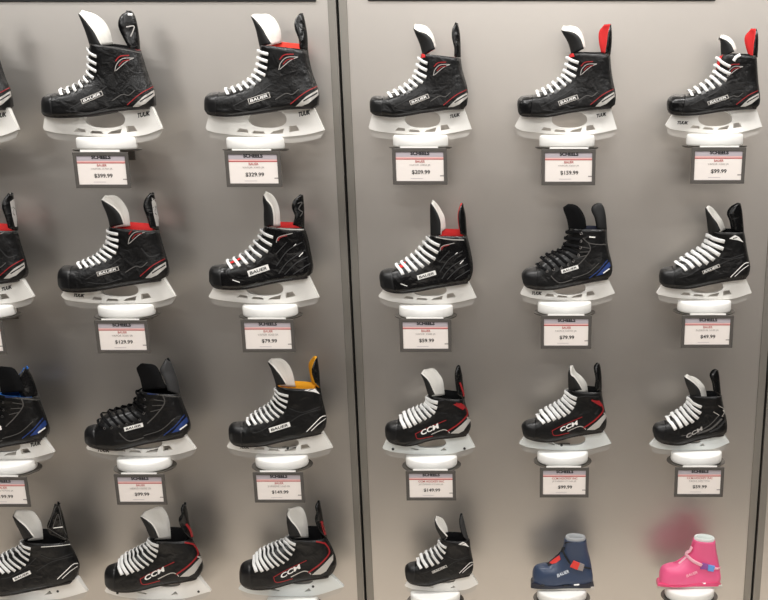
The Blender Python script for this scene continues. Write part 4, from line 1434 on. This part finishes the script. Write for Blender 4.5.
WALL_METAL, WALL_ROUGH = 0.93, 0.365
wm = wall_material()
mat('edge_strip', (146, 142, 135), 0.42, metal=0.6)
mat('gap_black', (8, 8, 8), 0.8)
mat('store_floor', (232, 221, 206), 0.35, var=0.06, bscale=6)
mat('floor_darkened', (48, 44, 42), 0.9, var=0.1, bscale=20)
mat('store_wall', (70, 66, 63), 0.8)
mat('store_paint', (214, 206, 198), 0.8)
mat('reflection_dim_left', (165, 160, 154), 0.8)  # left back wall darkened so the panels mirror less light on that side
mat('store_dark', (38, 36, 35), 0.8)
mat('store_ceiling', (190, 186, 180), 0.9)

seam1 = at(351.5, 300, 0.0).x
seam2 = at(772.5, 300, 0.0).x
pxm = at(401.5, 300, 0).x - at(400.5, 300, 0).x
GAP = 1.25 * pxm
STR = 7.6 * pxm
ZB, ZT = 0.0, 3.2
edges = [(-2.9, seam1 - GAP - STR), (seam1 + GAP + STR, seam2 - GAP - STR), (seam2 + GAP + STR, 2.9)]
for (a, b), nm in zip(edges, ('wall_left', 'wall_center', 'wall_right')):
    zt_head = at(400, 0.9, 0.0).z
    o = struct(box(nm, a, b, 0.0, 0.03, ZB, ZT, wm))
k = 1
for sx in (seam1, seam2):
    for a, b in ((sx - GAP - STR, sx - GAP), (sx + GAP, sx + GAP + STR)):
        struct(box('trim_%d' % k, a, b, -0.003, 0.03, ZB, ZT, 'edge_strip', None, 0.001))
        k += 1
    struct(box('trim_%d' % (k + 10), sx - GAP, sx + GAP, 0.02, 0.03, ZB, ZT, 'gap_black'))
zh0 = at(150, 1.6, 0.0).z
struct(box('trim_21', -2.0, at(316, 1, 0).x, -0.006, 0.0, zh0, zh0 + 0.04, 'gap_black'))  # black bar standing in for the shadowed slot along the top
zh1 = at(500, 0.9, 0.0).z
struct(box('trim_22', at(368, 1, 0).x, at(715, 1, 0).x, -0.006, 0.0, zh1, zh1 + 0.04, 'gap_black'))  # the right-hand slot's shade, also built as a black bar

# the unseen store, its tones shaped for what the panels mirror
FX, FY = 5.5, -9.0
struct(box('floor', -FX, FX, -1.5, 0.03, -0.05, 0.0, 'store_floor'))
struct(box('floor_dark_zone', -FX, FX, FY, -1.5, -0.05, 0.0, 'floor_darkened'))  # unseen floor made dark from here on to dim the panels' reflection
struct(box('ceiling', -FX, FX, FY, 0.03, ZT, ZT + 0.05, 'store_ceiling'))
struct(box('wall_back', -1.2, FX, FY - 0.05, FY, 1.1, ZT, 'store_paint'))
struct(box('wall_back_left', -FX, -1.2, FY - 0.05, FY, 1.2, ZT, 'reflection_dim_left'))
struct(box('reflection_dark_back', -FX, FX, FY - 0.05, FY, 0.0, 1.1, 'store_dark'))  # added dark band that darkens the middle of the panels' reflection
struct(box('reflection_dark_left', -FX, -1.2, FY - 0.05, FY, 1.1, 1.2, 'store_dark'))  # the added dark band reaches higher on the left
struct(box('wall_west', -FX - 0.05, -FX, FY, 0.03, 0.0, ZT, 'store_dark'))
struct(box('wall_east', FX, FX + 0.05, FY, 0.03, 0.0, ZT, 'store_wall'))
struct(box('wall_far_left', -FX, -2.9, 0.0, 0.03, 0.0, ZT, 'store_wall'))
struct(box('wall_far_right', 2.9, FX, 0.0, 0.03, 0.0, ZT, 'store_wall'))

# ------------------------------------------------------------------ light


def area(name, loc, size, power, rgb, target=None):
    l = bpy.data.lights.new(name, 'AREA')
    l.shape = 'RECTANGLE'
    l.size, l.size_y = size
    l.energy = power
    l.color = rgb
    o = bpy.data.objects.new(name, l)
    COL.objects.link(o)
    o.location = loc
    if target:
        o.rotation_euler = (Vector(target) - Vector(loc)).to_track_quat('-Z', 'Y').to_euler()
    return o


WARM = (1.0, 0.98, 0.955)
for i, x in enumerate((-1.8, -0.7, 0.4, 1.5)):
    area('track_light', (x, -0.75, 2.75), (0.9, 0.2), 16, WARM, (x, -0.15, 1.2))
for x in (-3.4, -1.2, 1.0, 3.2):  # added lamps that brighten the unseen back wall mirrored in the panels
    area('back_wall_fill', (x, -7.6, 3.1), (1.6, 0.3), 36, (1.0, 0.98, 0.96), (x, -9.0, 1.6))
for x in (-2.6, 0, 2.6):
    for y in (-3.2, -5.6):
        area('ceiling_light', (x, y, 3.17), (1.3, 0.5), 38, (1.0, 0.985, 0.965), (x, y, 0))

w = bpy.data.worlds.new('store_world')
scene.world = w
w.use_nodes = True
w.node_tree.nodes['Background'].inputs['Color'].default_value = (0.9, 0.88, 0.86, 1)
w.node_tree.nodes['Background'].inputs['Strength'].default_value = 0.15

scene.view_settings.view_transform = 'Standard'
scene.view_settings.look = 'None'
scene.view_settings.gamma = 1
scene.view_settings.use_curve_mapping = False
scene.view_settings.exposure = 0.0
scene.cycles.use_denoising = True
scene.cycles.max_bounces = 8
